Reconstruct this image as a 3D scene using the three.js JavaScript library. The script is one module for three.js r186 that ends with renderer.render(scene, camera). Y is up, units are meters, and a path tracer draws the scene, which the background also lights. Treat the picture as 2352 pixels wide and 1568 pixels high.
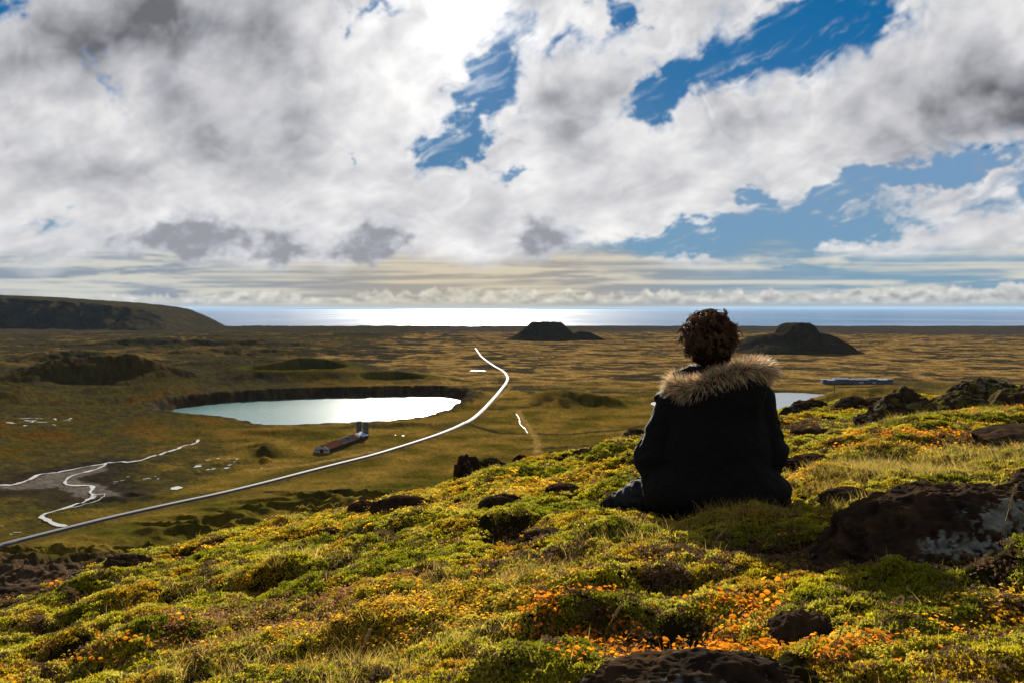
import * as THREE from 'three';
import { mergeGeometries, mergeVertices } from 'three/addons/utils/BufferGeometryUtils.js';
import { MarchingCubes } from 'three/addons/objects/MarchingCubes.js';
import { createNoise2D, createNoise3D } from 'simplex-noise';

// The origin is the photographer's eye; x is right, -z is forward (d = -z), units are metres.
// ---------------------------------------------------------------- camera
const scene = new THREE.Scene();
const camera = new THREE.PerspectiveCamera(48, 1024 / 682, 0.1, 400000);
camera.position.set(0, 0, 0);
camera.setViewOffset(2352, 1568, 0, 75.5, 2352, 1568);   // level camera, lens shifted down
const EXPOSURE = 4;
const renderer = new THREE.WebGLRenderer({ antialias: true });
renderer.toneMapping = THREE.LinearToneMapping;
renderer.toneMappingExposure = EXPOSURE;
renderer.shadowMap.enabled = true;

// ---------------------------------------------------------------- helpers: random, noise, maths
function mulberry(a) { return () => { a = (a + 0x6d2b79f5) | 0; let t = Math.imul(a ^ (a >>> 15), 1 | a); t = (t + Math.imul(t ^ (t >>> 7), 61 | t)) ^ t; return ((t ^ (t >>> 14)) >>> 0) / 4294967296; }; }
const rnd = mulberry(7), rr = (a, b) => a + (b - a) * rnd();
const n2 = createNoise2D(mulberry(11)), n3 = createNoise3D(mulberry(12));
function fbm2(x, y, o = 5, g = 0.5, l = 2.03) { let s = 0, a = 1, t = 0; for (let i = 0; i < o; i++) { s += a * n2(x, y); t += a; a *= g; x = x * l + 17.3; y = y * l - 9.1; } return s / t; }
function fbm3(x, y, z, o = 4, g = 0.5) { let s = 0, a = 1, t = 0; for (let i = 0; i < o; i++) { s += a * n3(x, y, z); t += a; a *= g; x = x * 2.03 + 5.1; y = y * 2.03 - 3.7; z = z * 2.03 + 1.9; } return s / t; }
const clamp = (x, a = 0, b = 1) => Math.min(b, Math.max(a, x));
const lerp = (a, b, t) => a + (b - a) * t;
const sstep = (a, b, x) => { const t = clamp((x - a) / (b - a)); return t * t * (3 - 2 * t); };
const mix3 = (a, b, t) => [lerp(a[0], b[0], t), lerp(a[1], b[1], t), lerp(a[2], b[2], t)];
const hash2 = (i, j) => { let h = Math.imul(i, 374761393) ^ Math.imul(j, 668265263); h = Math.imul(h ^ (h >>> 13), 1274126177); return ((h ^ (h >>> 16)) >>> 0) / 4294967296; };
function worley(x, y) { const ix = Math.floor(x), iy = Math.floor(y); let m = 9; for (let j = -1; j < 2; j++) for (let i = -1; i < 2; i++) { const px = ix + i + hash2(ix + i, iy + j), py = iy + j + hash2(iy + j + 91, ix + i - 37); const q = (px - x) ** 2 + (py - y) ** 2; if (q < m) m = q; } return Math.sqrt(m); }
function pieces(P, x) { if (x <= P[0][0]) return P[0][1]; for (let i = 1; i < P.length; i++) if (x <= P[i][0]) return lerp(P[i - 1][1], P[i][1], (x - P[i - 1][0]) / (P[i][0] - P[i - 1][0])); return P[P.length - 1][1]; }
function inPoly(P, x, y) { let c = false; for (let i = 0, j = P.length - 1; i < P.length; j = i++) if ((P[i][1] > y) !== (P[j][1] > y) && x < ((P[j][0] - P[i][0]) * (y - P[i][1])) / (P[j][1] - P[i][1]) + P[i][0]) c = !c; return c; }
function lineDist(P, x, y, closed) { let m = 1e9; for (let i = closed ? 0 : 1, j = closed ? P.length - 1 : 0; i < P.length; j = i++) { const [ax, ay] = P[j], bx = P[i][0] - ax, by = P[i][1] - ay; const t = clamp(((x - ax) * bx + (y - ay) * by) / (bx * bx + by * by)); m = Math.min(m, (ax + bx * t - x) ** 2 + (ay + by * t - y) ** 2); } return Math.sqrt(m); }
const polyDist = (P, x, y) => lineDist(P, x, y, true) * (inPoly(P, x, y) ? -1 : 1);

// ---------------------------------------------------------------- sky and sun
const SUN_AZ = -3.76 * Math.PI / 180, SUN_EL = 21 * Math.PI / 180;
const sunDir = new THREE.Vector3(Math.sin(SUN_AZ) * Math.cos(SUN_EL), Math.sin(SUN_EL), -Math.cos(SUN_AZ) * Math.cos(SUN_EL));
// Openings in the deck and thick grey masses: bearing tangent, height tangent, half length, half width, tilt, weight.
const OPENINGS = [[-.015, .317, .062, .031, 1.5, 1.0], [-.057, .238, .055, .019, .95, 1.0], [-.12, .206, .036, .014, .2, .9], [-.09, .192, .03, .012, .3, .9], [-.222, .201, .008, .008, 0, .8],
  [.355, .352, .115, .05, .42, 1.15], [.245, .305, .066, .021, .38, 1.0], [.43, .38, .06, .03, 0, 1.0], [.135, .39, .013, .026, 0, 1], [.078, .337, .026, .015, .2, .8], [.21, .286, .032, .017, .2, .85], [.185, .26, .018, .024, 0, .7],
  [.47, .155, .14, .022, .3, 1.1], [.58, .182, .09, .015, .2, .8], [.64, .155, .06, .02, .1, .5], [.19, .085, .135, .015, .02, .75], [.33, .095, .12, .017, .05, .8], [.46, .112, .16, .012, .12, .55], [.26, .068, .1, .008, 0, .5],
  [-.012, .172, .03, .006, 0, .7], [.306, .141, .02, .012, .3, .8], [-.657, .391, .034, .02, .3, 1.0], [-.52, .295, .011, .036, .15, .6], [-.228, .371, .01, .013, 0, .8], [-.19, .399, .036, .008, 0, .8], [-.617, .107, .03, .009, 0, .4], [-.64, .05, .07, .011, 0, .55]];
const MASSES = [[-.424, .368, .14, .065, .3, .85], [-.52, .39, .1, .05, .2, .5], [-.304, .243, .08, .03, .45, .5], [-.51, .175, .12, .035, .1, .5], [-.667, .289, .04, .05, 0, .55], [-.36, .30, .1, .04, .5, .35], [.07, .255, .066, .026, .5, .62], [.32, .255, .03, .024, 0, .4], [.62, .272, .14, .05, .35, .95], [.66, .25, .07, .035, .2, .4], [.42, .27, .07, .02, .3, .15], [-.2, .31, .06, .03, .4, .2]];
// Separate dark cumulus that hang low over the sea: bearing tangent, height tangent, half width, half height, weight.
const CUMULI = [[-.425, .105, .05, .026, .9], [-.45, .088, .075, .02, .75], [-.53, .083, .03, .022, .45], [-.36, .088, .05, .02, .5], [-.295, .082, .034, .026, .85], [-.165, .092, .032, .026, 1], [-.205, .085, .04, .02, .65], [.04, .092, .040, .032, 1.05], [-.41, .064, .04, .011, .45], [-.27, .07, .12, .012, .4], [-.34, .122, .03, .012, .3]];
function ellipses(T, x, y) { let m = 0; for (const [a, b, rx, ry, t, w] of T) { const dx = x - a, dy = y - b; if (Math.abs(dx) > 0.36 || Math.abs(dy) > 0.3) continue; const c = Math.cos(t), s = Math.sin(t), e = ((dx * c + dy * s) / rx) ** 2 + ((dy * c - dx * s) / ry) ** 2; if (e < 7) m += w * Math.exp(-e * 0.75); } return m; }
function skyColour(x, y, z, fine, out) {
  // bearing, folded so that the deck carries on the same way all round
  let az = Math.atan2(x, -z); const raw = az, fold = 0.62;
  if (Math.abs(raw) > fold) { const q = (((raw - fold) % (4 * fold)) + 4 * fold) % (4 * fold); az = q < 2 * fold ? fold - q : q - 3 * fold; }
  const el = Math.asin(clamp(y, -1, 1)), ta = Math.tan(az), te = Math.tan(Math.min(el, 1.5)) / Math.cos(az);
  let th = te; if (te > 0.42) { const q = ((Math.min(el, 1.5) - 0.4) * 1.0) % 0.5; th = q < 0.25 ? 0.42 - q : 0.17 + (q - 0.25); }
  const px = ta * 1.7, pz = Math.log(te + 0.25);
  // slanting frame: the deck is drawn out from lower left to upper right
  const sx = px * 0.86 + pz * 0.5, sy = pz * 0.86 - px * 0.5;
  const wx = fbm2(px * 2.2 + 3, pz * 2.2, 4), wy = fbm2(px * 2.2 - 7, pz * 2.2 + 5, 4), fx = fbm2(px * 9 + 1, pz * 10, 5, 0.62), fy = fbm2(px * 9, pz * 10 + 8, 5, 0.62);
  const lx = ta + wx * 0.046 + fx * 0.030, ly = th + wy * 0.030 + fy * 0.022;
  const open = ellipses(OPENINGS, lx, ly), thick = Math.min(1, ellipses(MASSES, ta + wx * 0.07, th + wy * 0.04));
  const soft0 = fbm2(sx * 4 + 21, sy * 12, 4);
  const fibre = fbm2(sx * 5 + wx * 0.6, sy * 26 + wy * 1.2, fine ? 5 : 3, 0.6), edge0 = clamp(open * 2.2) * clamp(1.5 - open * 0.9);
  const o = fine ? 7 : 3;
  const qx = sx * 3.0 + wx * 0.25, qy = sy * 4.2 + wy * 0.25;
  const n = fbm2(qx, qy, o, 0.52);
  const billow = (a, b, oc) => { let v = 0, am = 1, tt = 0; for (let i = 0; i < oc; i++) { v += am * Math.abs(n2(a, b)); tt += am; am *= 0.52; a = a * 2.1 + 3.7; b = b * 2.1 - 5.9; } return v / tt; };
  const oc = fine ? 6 : 2, bl = billow(px * 5 + wx, pz * 5.5 + wy, oc);
  const dsx = (sunDir.x - x) * 1.7, dsy = (sunDir.y - y) * 1.7, nl = Math.hypot(dsx, dsy) + 0.05;
  const blS = billow(px * 5 + wx + dsx / nl * 0.16, pz * 5.5 + wy + dsy / nl * 0.16, Math.min(oc, 4));
  const puff = n * 0.80 + (bl - 0.3) * 0.5;
  const cover = 0.92 - open * 1.0 + puff * (0.24 + 0.52 * Math.min(1, open * 2));
  const alpha = Math.min(1, sstep(0.08, 0.92, cover) + 0.42 * sstep(0.02, 0.5, fibre + 0.4 * soft0) * edge0);
  const cosS = x * sunDir.x + y * sunDir.y + z * sunDir.z, ang = Math.acos(clamp(cosS, -1, 1)) * 57.3;
  const h = sstep(0, 0.42, te);
  let blue = mix3([0.22, 0.40, 0.52], [0.001, 0.13, 0.35], Math.pow(h, 0.38));
  if (te > 0.42) blue = mix3(blue, [0.003, 0.07, 0.26], sstep(0.42, 1.5, te));
  // cloud: thin parts pass the light, thick ones are grey below
  const soft = fbm2(px * 3.1 + 11, pz * 3.1 - 4, fine ? 5 : 3);
  const soft2 = fbm2(sx * 5.5 - 3, sy * 9 + 6, fine ? 6 : 3, 0.5);
  let t = 0.235 + thick * 0.56 + soft * (0.25 + 0.24 * thick) + soft2 * 0.19 + (blS - bl) * (0.12 + 0.16 * Math.min(1, open * 3)) - (1 - alpha) * 0.16;
  const lum = lerp(0.93, 0.15, Math.pow(clamp(t), 0.9));
  const tone = clamp(t * 1.3);
  let c = [lum * lerp(1.0, 0.95, tone), lum * lerp(0.985, 0.965, tone), lum * lerp(0.97, 1.06, tone)];
  if (te < 0.2) {   // the deck seen edge-on near the horizon: long cream streaks with grey-blue gaps
    const s = fbm2(ta * 2.6 + 0.5 * n2(ta * 2, te * 20), te * 62, 5, 0.55), s2 = fbm2(ta * 1.4 + 9, te * 24, 3);
    const near = Math.exp(-((ta + 0.06) ** 2) / 0.06);
    const cream = mix3([0.62, 0.62, 0.56], [0.68, 0.56, 0.37], near * 0.75), gap = mix3(mix3([0.25, 0.30, 0.37], [0.20, 0.34, 0.46], sstep(0.05, 0.45, ta)), [0.42, 0.36, 0.27], near * 0.8);
    const st = mix3(gap, cream, sstep(-0.30, 0.36, s + s2 * 0.35 + 0.02));
    const w = 1 - sstep(0.048, 0.085, te + 0.03 * wx);
    c = mix3(c, st, w); blue = mix3(blue, st, w * 0.75);
  }
  let col = mix3(blue, c, alpha);
  const thin = alpha * (1 - alpha) * 4; col = col.map((q) => q + thin * 0.012);
  if (te < 0.2) {   // low cumuli in front of the deck
    const vx = ta + 0.022 * fbm2(ta * 16, te * 20, 4) , vy = te + 0.016 * fbm2(ta * 16 + 30, te * 20, 4);
    let m = 0;
    for (const [a, b, rx, ry, wgt] of CUMULI) { const e = ((vx - a) / rx) ** 2 + ((vy - b) / ry) ** 2; if (e < 6) m += wgt * Math.exp(-e * 1.1); }
    if (m > 0.02) {
      const q = fbm2(ta * 24, te * 34, fine ? 6 : 3, 0.56), b = sstep(0.05, 0.95, m + q * 0.25), q2 = fbm2(ta * 30 + 7, te * 42, 5, 0.55);
      const d = lerp(0.60, 0.30, sstep(0.10, 1.0, m + q * 0.35)) * (1 + 0.5 * q2);
      col = mix3(col, [d * 0.95, d * 0.98, d * 1.12], b * 0.95);
    }
    // the bank of small cumulus along the sea horizon
    const nearSun = Math.exp(-((ta + 0.06) ** 2) / 0.08), edge = 1 - 0.7 * sstep(-0.45, -0.62, ta);
    const top = (0.017 + 0.013 * fbm2(ta * 4 + 2, 3.3, 3) + 0.010 * (0.6 - Math.abs(fbm2(ta * 17, 1.7, 4)) * 2) + 0.012 * sstep(0.3, 0.65, ta)) * edge;
    const body = sstep(top + 0.0025, top - 0.0025, te + 0.002 * fbm2(ta * 90, te * 90, 3)) * sstep(0.0035, 0.009, te);
    const bx = ta * 30, by = te * 60, bump = fbm2(bx, by, 5, 0.55), bumpS = fbm2(bx - 0.1, by + 0.45, 5, 0.55);
    const l = clamp(0.55 + (bump - bumpS) * 0.26 + (te - top * 0.55) * 9, 0.2, 0.85);
    col = mix3(col, mix3([l * 0.97, l * 0.965, l * 0.93], [l * 1.02, l * 0.93, l * 0.70], nearSun * 0.7), body * 0.92);
    const haze = 1 - sstep(0.001, 0.010, te);
    col = mix3(col, mix3([0.42, 0.45, 0.46], [0.46, 0.39, 0.29], nearSun), haze * 0.9);
  }
  // brightness round the sun, as seen through thin cloud
  const sa = ang * (1 + 0.55 * fbm2(px * 7, pz * 7 + 3, 4) + 0.25 * n);
  const glow = 2.4 * Math.exp(-((sa / 1.5) ** 2)) + 0.85 * Math.exp(-sa / 3.3) * (0.25 + 0.75 * alpha * clamp(1.3 - t * 1.6)) + 0.06 * Math.exp(-ang / 12);
  out[0] = col[0] + glow; out[1] = col[1] + glow * 0.98; out[2] = col[2] + glow * 0.93;
}
{
  const W = 4096, H = 2048, data = new Float32Array(W * H * 4), o = [0, 0, 0];
  for (let j = 0; j < H; j++) {
    const el = ((j + 0.5) / H - 0.5) * Math.PI, y = Math.sin(el), ce = Math.cos(el);
    const step = el > 0.5 ? 4 : el > 0.42 ? 2 : 1;
    if (el < 0) { for (let i = 0; i < W; i++) { const p = (j * W + i) * 4; data[p] = 0.09 / EXPOSURE; data[p + 1] = 0.085 / EXPOSURE; data[p + 2] = 0.07 / EXPOSURE; data[p + 3] = 1; } continue; }
    for (let i = 0; i < W; i++) {
      const ph = ((i + 0.5) / W - 0.5) * 2 * Math.PI, x = Math.cos(ph) * ce, z = Math.sin(ph) * ce, p = (j * W + i) * 4;
      const a = Math.abs(Math.atan2(x, -z)), fine = a < 0.68 && el < 0.48;
      if (!fine && (i & 3) && i > 3) { data[p] = data[p - 4]; data[p + 1] = data[p - 3]; data[p + 2] = data[p - 2]; data[p + 3] = 1; continue; }
      if (!fine && (j & 3) && el > 0.01) { const b = p - W * 4; data[p] = data[b]; data[p + 1] = data[b + 1]; data[p + 2] = data[b + 2]; data[p + 3] = 1; continue; }
      skyColour(x, y, z, fine, o);
      for (let c = 0; c < 3; c++) data[p + c] = o[c] / EXPOSURE;
      data[p + 3] = 1;
    }
  }
  const sky = new THREE.DataTexture(data, W, H, THREE.RGBAFormat, THREE.FloatType);
  sky.mapping = THREE.EquirectangularReflectionMapping; sky.magFilter = THREE.LinearFilter; sky.needsUpdate = true;
  scene.background = sky; scene.environment = sky;
}
const sun = new THREE.DirectionalLight(new THREE.Color().setRGB(1, 0.93, 0.80), 5);
sun.name = 'sun'; sun.position.copy(sunDir).multiplyScalar(60); sun.castShadow = true; sun.shadow.radius = 1.5;
Object.assign(sun.shadow.camera, { left: -14, right: 14, top: 14, bottom: -14, near: 1, far: 140 }); sun.shadow.mapSize.set(4096, 4096);
scene.add(sun, sun.target);

// ---------------------------------------------------------------- object helpers
const taken = new Map();
function numbered(name) { const k = taken.get(name) ?? 0; taken.set(name, k + 1); return k ? `${name}_${String(k).padStart(3, '0')}` : name; }
function tag(o, label, category, group, kind) { o.userData = { label, category }; if (group) o.userData.group = group; if (kind) o.userData.kind = kind; o.traverse((m) => { if (m.isMesh) { m.castShadow = true; m.receiveShadow = true; } }); return o; }
function mesh(name, g, m, parent) { const o = new THREE.Mesh(g, m); o.name = parent ? name : numbered(name); o.castShadow = o.receiveShadow = true; (parent ?? scene).add(o); return o; }
function struct(name, g, m, label, category = name) { const o = mesh(name, g, m); o.userData = { kind: 'structure', label, category }; return o; }
function thing(name, label, category, pos, turn = 0, group) { const o = new THREE.Group(); o.name = numbered(name); o.position.set(...pos); o.rotation.y = turn; o.userData = { label, category }; if (group) o.userData.group = group; scene.add(o); return o; }
function geo(pos, idx, extra = {}) { const g = new THREE.BufferGeometry(); g.setAttribute('position', new THREE.Float32BufferAttribute(pos, 3)); if (extra.color) g.setAttribute('color', new THREE.Float32BufferAttribute(extra.color, 3)); if (extra.uv) g.setAttribute('uv', new THREE.Float32BufferAttribute(extra.uv, 2)); if (idx) g.setIndex(idx); g.computeVertexNormals(); return g; }
function gridGeo(rows, cols, at) {   // at(i, j) -> [x, y, z, r, g, b]; uv in metres from plan position
  const pos = new Float32Array(rows * cols * 3), col = new Float32Array(rows * cols * 3), uv = new Float32Array(rows * cols * 2), idx = new Uint32Array((rows - 1) * (cols - 1) * 6);
  let q = 0;
  for (let i = 0; i < rows; i++) for (let j = 0; j < cols; j++) { const p = at(i, j), k = i * cols + j; for (let c = 0; c < 3; c++) { pos[k * 3 + c] = p[c]; col[k * 3 + c] = p[3 + c]; } uv[k * 2] = p[0]; uv[k * 2 + 1] = -p[2]; if (i < rows - 1 && j < cols - 1) { idx[q++] = k; idx[q++] = k + 1; idx[q++] = k + cols; idx[q++] = k + 1; idx[q++] = k + cols + 1; idx[q++] = k + cols; } }
  const g = new THREE.BufferGeometry(); g.setAttribute('position', new THREE.BufferAttribute(pos, 3)); g.setAttribute('color', new THREE.BufferAttribute(col, 3)); g.setAttribute('uv', new THREE.BufferAttribute(uv, 2)); g.setIndex(new THREE.BufferAttribute(idx, 1)); g.computeVertexNormals(); return g;
}
function noiseTexture(size, fn, repeat, colour) {   // seamless: fn gets a point on a torus-like lattice
  const d = new Uint8Array(size * size * 4);
  for (let j = 0; j < size; j++) for (let i = 0; i < size; i++) { const v = fn(i / size, j / size), p = (j * size + i) * 4; const c = Array.isArray(v) ? v : [v, v, v]; for (let k = 0; k < 3; k++) d[p + k] = clamp(c[k]) * 255; d[p + 3] = 255; }
  const t = new THREE.DataTexture(d, size, size); t.wrapS = t.wrapT = THREE.RepeatWrapping; t.magFilter = THREE.LinearFilter; t.minFilter = THREE.LinearMipmapLinearFilter; t.repeat.set(repeat, repeat); if (colour) t.colorSpace = THREE.SRGBColorSpace; t.needsUpdate = true; return t;
}
function tile(f, x, y, o = 4) {   // fbm that repeats over the unit square
  const bl = (a) => sstep(0, 1, a), a = fbm2(x * f, y * f, o), b = fbm2((x - 1) * f, y * f, o), c = fbm2(x * f, (y - 1) * f, o), d = fbm2((x - 1) * f, (y - 1) * f, o);
  const u = bl((x - 0.7) / 0.3), v = bl((y - 0.7) / 0.3); return lerp(lerp(a, b, u), lerp(c, d, u), v);
}
const std = (o) => new THREE.MeshStandardMaterial({ roughness: 0.9, ...o });
const phys = (o) => new THREE.MeshPhysicalMaterial({ roughness: 0.9, ...o });
const matt = (o) => new THREE.MeshPhysicalMaterial({ roughness: 1, specularIntensity: 0, ...o });   // plants and soil: no mirror sheen even against the light
const rgb = (r, g, b) => new THREE.Color().setRGB(r, g, b);
const fineBump = noiseTexture(512, (x, y) => 0.5 + 0.5 * tile(14, x, y, 5), 1);


// ---------------------------------------------------------------- the ground under the viewer: a mossy brow of the hill
const softplus = (t) => (t > 30 ? t : Math.log1p(Math.exp(t)));
const CREST = [[-9, 3.6], [-3.1, 4.6], [-2.8, 5.65], [-0.93, 5.9], [0, 6.7], [1.26, 7.3], [3.8, 10], [6.7, 10], [20, 11]];
function browPlane(x, d) {
  const t = d - pieces(CREST, x) + 0.5, drop = t < 0 ? 0 : t < 2.5 ? 0.12 * t * t : 0.75 + 0.6 * (t - 2.5);
  return -0.611 + 0.08 * x - 0.072 * softplus((0.8 - x) / 0.6) - 0.1 * d - drop;
}
// single cushions and hollows: x, d, radius across, radius along, height
const KNOLLS = [[1.38, 1.98, .24, .10, .13], [1.80, 2.02, .24, .13, .14], [1.05, 2.02, .12, .09, .04], [.46, 3.08, .15, .09, .08], [.42, 3.0, .16, .08, -.03], [-.95, 3.6, .25, .12, .06], [-1.1, 3.38, .2, .1, -.07], [-1.75, 3.7, .3, .14, .08], [-1.6, 3.4, .25, .1, -.06], [-.45, 2.45, .3, .1, .03], [-.5, 2.22, .2, .1, -.05], [-1.35, 2.75, .25, .12, .09],
  [.35, 2.35, .2, .08, .07], [.1, 2.1, .16, .07, .06], [-1.6, 3.05, .3, .14, .07], [-.2, 3.9, .3, .12, .07], [-.7, 4.4, .35, .14, .08], [-2.3, 4.2, .3, .15, .08], [.35, 4.3, .25, .12, .06], [.7, 5.2, .3, .16, .08], [0, 5.5, .3, .2, .07], [.95, 6.3, .28, .2, .12], [2.35, 4.9, .35, .16, .10], [2.9, 5.3, .4, .2, .09], [2.95, 3.75, .35, .16, .10], [2.0, 4.3, .3, .14, .06], [3.2, 6.0, .4, .3, .08], [1.55, 3.75, .16, .12, .09], [1.9, 6.0, .4, .2, .08], [2.6, 7.3, .5, .3, .08], [1.15, 1.75, .16, .08, .04], [-.05, 1.75, .2, .08, .05], [.92, 3.5, .34, .3, -.05]];
const BASIN = [[.92, 3.5, .30, .22], [.56, 3.85, .14, .14]];   // flattened where the person sits
function browHeight(x, d) {
  let h = browPlane(x, d);
  const wx = x + 0.07 * n2(x * 3, d * 3), wd = d + 0.06 * n2(x * 3 + 9, d * 3);
  const a = worley(wx * 2.4 + 3, wd * 3.6), b = worley(wx * 6.3 + wd * 1.5, wd * 9.0 + 5);
  const calm = 0.55 + 0.45 * n2(x * 0.9 + 4, d * 0.9);
  let m = (0.10 * (0.55 - a * a) + 0.042 * (0.5 - b * b)) * (0.35 + 0.75 * clamp(calm)) + 0.035 * fbm2(x * 1.3, d * 1.3, 3) + 0.015 * n2(x * 19, d * 19) + 0.006 * n2(x * 41, d * 41);
  for (const [kx, kd, rx, rd, kh] of KNOLLS) { const e = ((x - kx) / rx) ** 2 + ((d - kd) / rd) ** 2; if (e < 5) m += (kh > 0.075 ? 0.7 : 0.9) * kh * Math.exp(-e); }
  for (const [kx, kd, rx, rd] of BASIN) { const e = ((x - kx) / rx) ** 2 + ((d - kd) / rd) ** 2; m *= 1 - Math.exp(-e * e); }
  return h + m;
}
const crevice = (x, d) => worley((x + 0.07 * n2(x * 3, d * 3)) * 2.4 + 3, (d + 0.06 * n2(x * 3 + 9, d * 3)) * 3.6);
const browNormal = (x, d, e = 0.02) => new THREE.Vector3(-(browHeight(x + e, d) - browHeight(x - e, d)) / (2 * e), 1, (browHeight(x, d + e) - browHeight(x, d - e)) / (2 * e)).normalize();
// what grows where: 0..1 shares for bare soil, dry grass, leafy dwarf shrubs
const SOIL = [[.16, 3.27, .10, .10], [2.86, 4.4, .35, .5], [-.74, 5.0, .15, .1], [1.05, 2.35, .2, .12], [-2.9, 4.6, .5, .5], [2.1, 6.4, .5, .4], [2.6, 6.6, .4, .3], [.75, 2.6, .3, .12], [.05, 2.95, .2, .1]];
const soilShare = (x, d) => { let s = sstep(0.42, 0.62, fbm2(x * 1.9 + 20, d * 2.3, 4)) * 0.8; for (const [a, b, r, q] of SOIL) s += 0.95 * Math.exp(-(((x - a) / r) ** 2) - ((d - b) / q) ** 2) * (0.75 + 0.5 * n2(x * 9, d * 9)); return clamp(s); };
{
  const rows = 470, cols = 560;
  const g = gridGeo(rows, cols, (i, j) => {
    const d = i < 40 ? -3 + 4.2 * (i / 40) : 1.2 * Math.pow(16 / 1.2, (i - 40) / (rows - 41));
    const u = (j / (cols - 1) - 0.5) * 2.3, x = u * Math.max(d, 1.6) * (Math.abs(u) > 0.8 ? 1 + (Math.abs(u) - 0.8) * 2 : 1);
    const s = soilShare(x, d), k = 0.75 + 0.35 * fbm2(x * 14, d * 14, 3);
    const c = mix3([0.014 * k, 0.012 * k, 0.004 * k], [0.026 * k, 0.016 * k, 0.009 * k], s);
    return [x, browHeight(x, d), -d, ...c];
  });
  struct('hillside', g, matt({ vertexColors: true, bumpMap: fineBump, bumpScale: 0.01 }), 'mossy brow of the hill sloping away below the sitting person', 'hillside');
}

// ---------------------------------------------------------------- the valley
const tussock = noiseTexture(1024, (x, y) => { const v = 0.82 + 0.08 * tile(7, x, y, 3) + 0.38 * tile(60, x, y, 3); return [v, v * 0.99, v * 0.96]; }, 1 / 120);
const ROAD = [[-262, 285], [-245, 310], [-232, 330.5], [-215.3, 360.8], [-201.9, 384], [-185.5, 407.7], [-166.4, 433.5], [-150.3, 459.4], [-132.7, 491.1], [-117.8, 517.2], [-101.1, 546.2], [-82.1, 587.9], [-63.4, 634.3], [-50.3, 676.1], [-39.3, 720.9], [-31.5, 781.8], [-26.5, 834.8], [-19.8, 917.6], [-14.6, 991.4], [-8.6, 1083], [-6.6, 1154.6], [-9, 1218.9], [-15.4, 1290.9], [-32.7, 1405.1], [-50.8, 1541.3], [-68.2, 1690.3], [-82, 1851.4], [-96.5, 2022.8]];
const LAKE_RIM = [[-402, 850], [-397, 895], [-372, 944], [-322, 977], [-268, 1001], [-212, 1011], [-156, 1021], [-105, 1026], [-66, 1000], [-46, 955], [-47, 900], [-57, 850], [-64, 799], [-76, 766], [-94, 735], [-113, 721], [-151, 707], [-188, 696], [-226, 690], [-241, 702], [-261, 729], [-299, 756], [-335, 771], [-375, 800]];
const TARN = [[150, 850], [160, 884], [205, 958], [262, 994], [325, 979], [365, 984], [398, 956], [360, 908], [318, 850], [290, 805], [245, 775], [205, 770], [165, 800]];
const LANES = [[[-25.4, 798.7], [11, 805.7], [58.8, 834.8], [111.2, 874.3], [150, 905]], [[-46.6, 707], [-9.5, 645.4], [45.1, 640.9], [100.3, 668.7], [140, 710]], [[-140, 439], [-93, 436.6], [-55.8, 434.6], [20, 440]], [[14, 575], [60, 590], [110, 610]]];
const TRACKS = [[[6, 790], [9, 735], [14, 690], [17, 650], [20, 613], [18, 541]], [[-36, 760], [-24, 850], [-12, 940], [-2, 1040]], [[-170, 500], [-140, 515], [-120, 540], [-90, 580]]];
const base = (d) => -105 - 20 * clamp((d - 1000) / 3500, 0, 1.05);
const slope = (d) => { if (d < 150) return -6.5 - 0.45 * (d - 14); const t = clamp((d - 150) / 188), t2 = t * t, t3 = t2 * t; return (2 * t3 - 3 * t2 + 1) * -67.7 + (t3 - 2 * t2 + t) * -84.6 + (-2 * t3 + 3 * t2) * -105 + (t3 - t2) * -4; };
// knolls on the valley floor: x, d, rx, rd, height
const BUMPS = [[-650, 1140, 125, 58, 29], [-560, 1150, 80, 45, 16], [74, 846, 52, 40, 13], [45, 868, 36, 28, 5], [375, 838, 42, 40, 14], [330, 765, 40, 25, 8], [-185, 568, 16, 9, 6], [-170, 540, 9, 6, 3.5], [-420, 905, 40, 50, 6], [-850, 1500, 200, 90, 22], [-1000, 1300, 160, 80, 20], [-500, 1420, 120, 60, 10], [-330, 1330, 110, 60, 10], [-620, 1750, 260, 70, 16], [-900, 2100, 400, 120, 26], [-180, 1180, 90, 40, 6], [470, 960, 60, 30, 8], [560, 880, 70, 40, 10], [620, 1020, 80, 40, 9], [-205, 660, 40, 14, 3], [-100, 690, 40, 8, 3.5], [-250, 745, 20, 10, 4], [-600, 900, 90, 40, 9], [-470, 960, 70, 35, 7], [250, 3100, 300, 60, 5], [-600, 2900, 500, 90, 10]];
const CRATERS = [[-345, 1225, 84, 78, 42, 12], [-172, 1128, 56, 40, 17, 4]];
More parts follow.
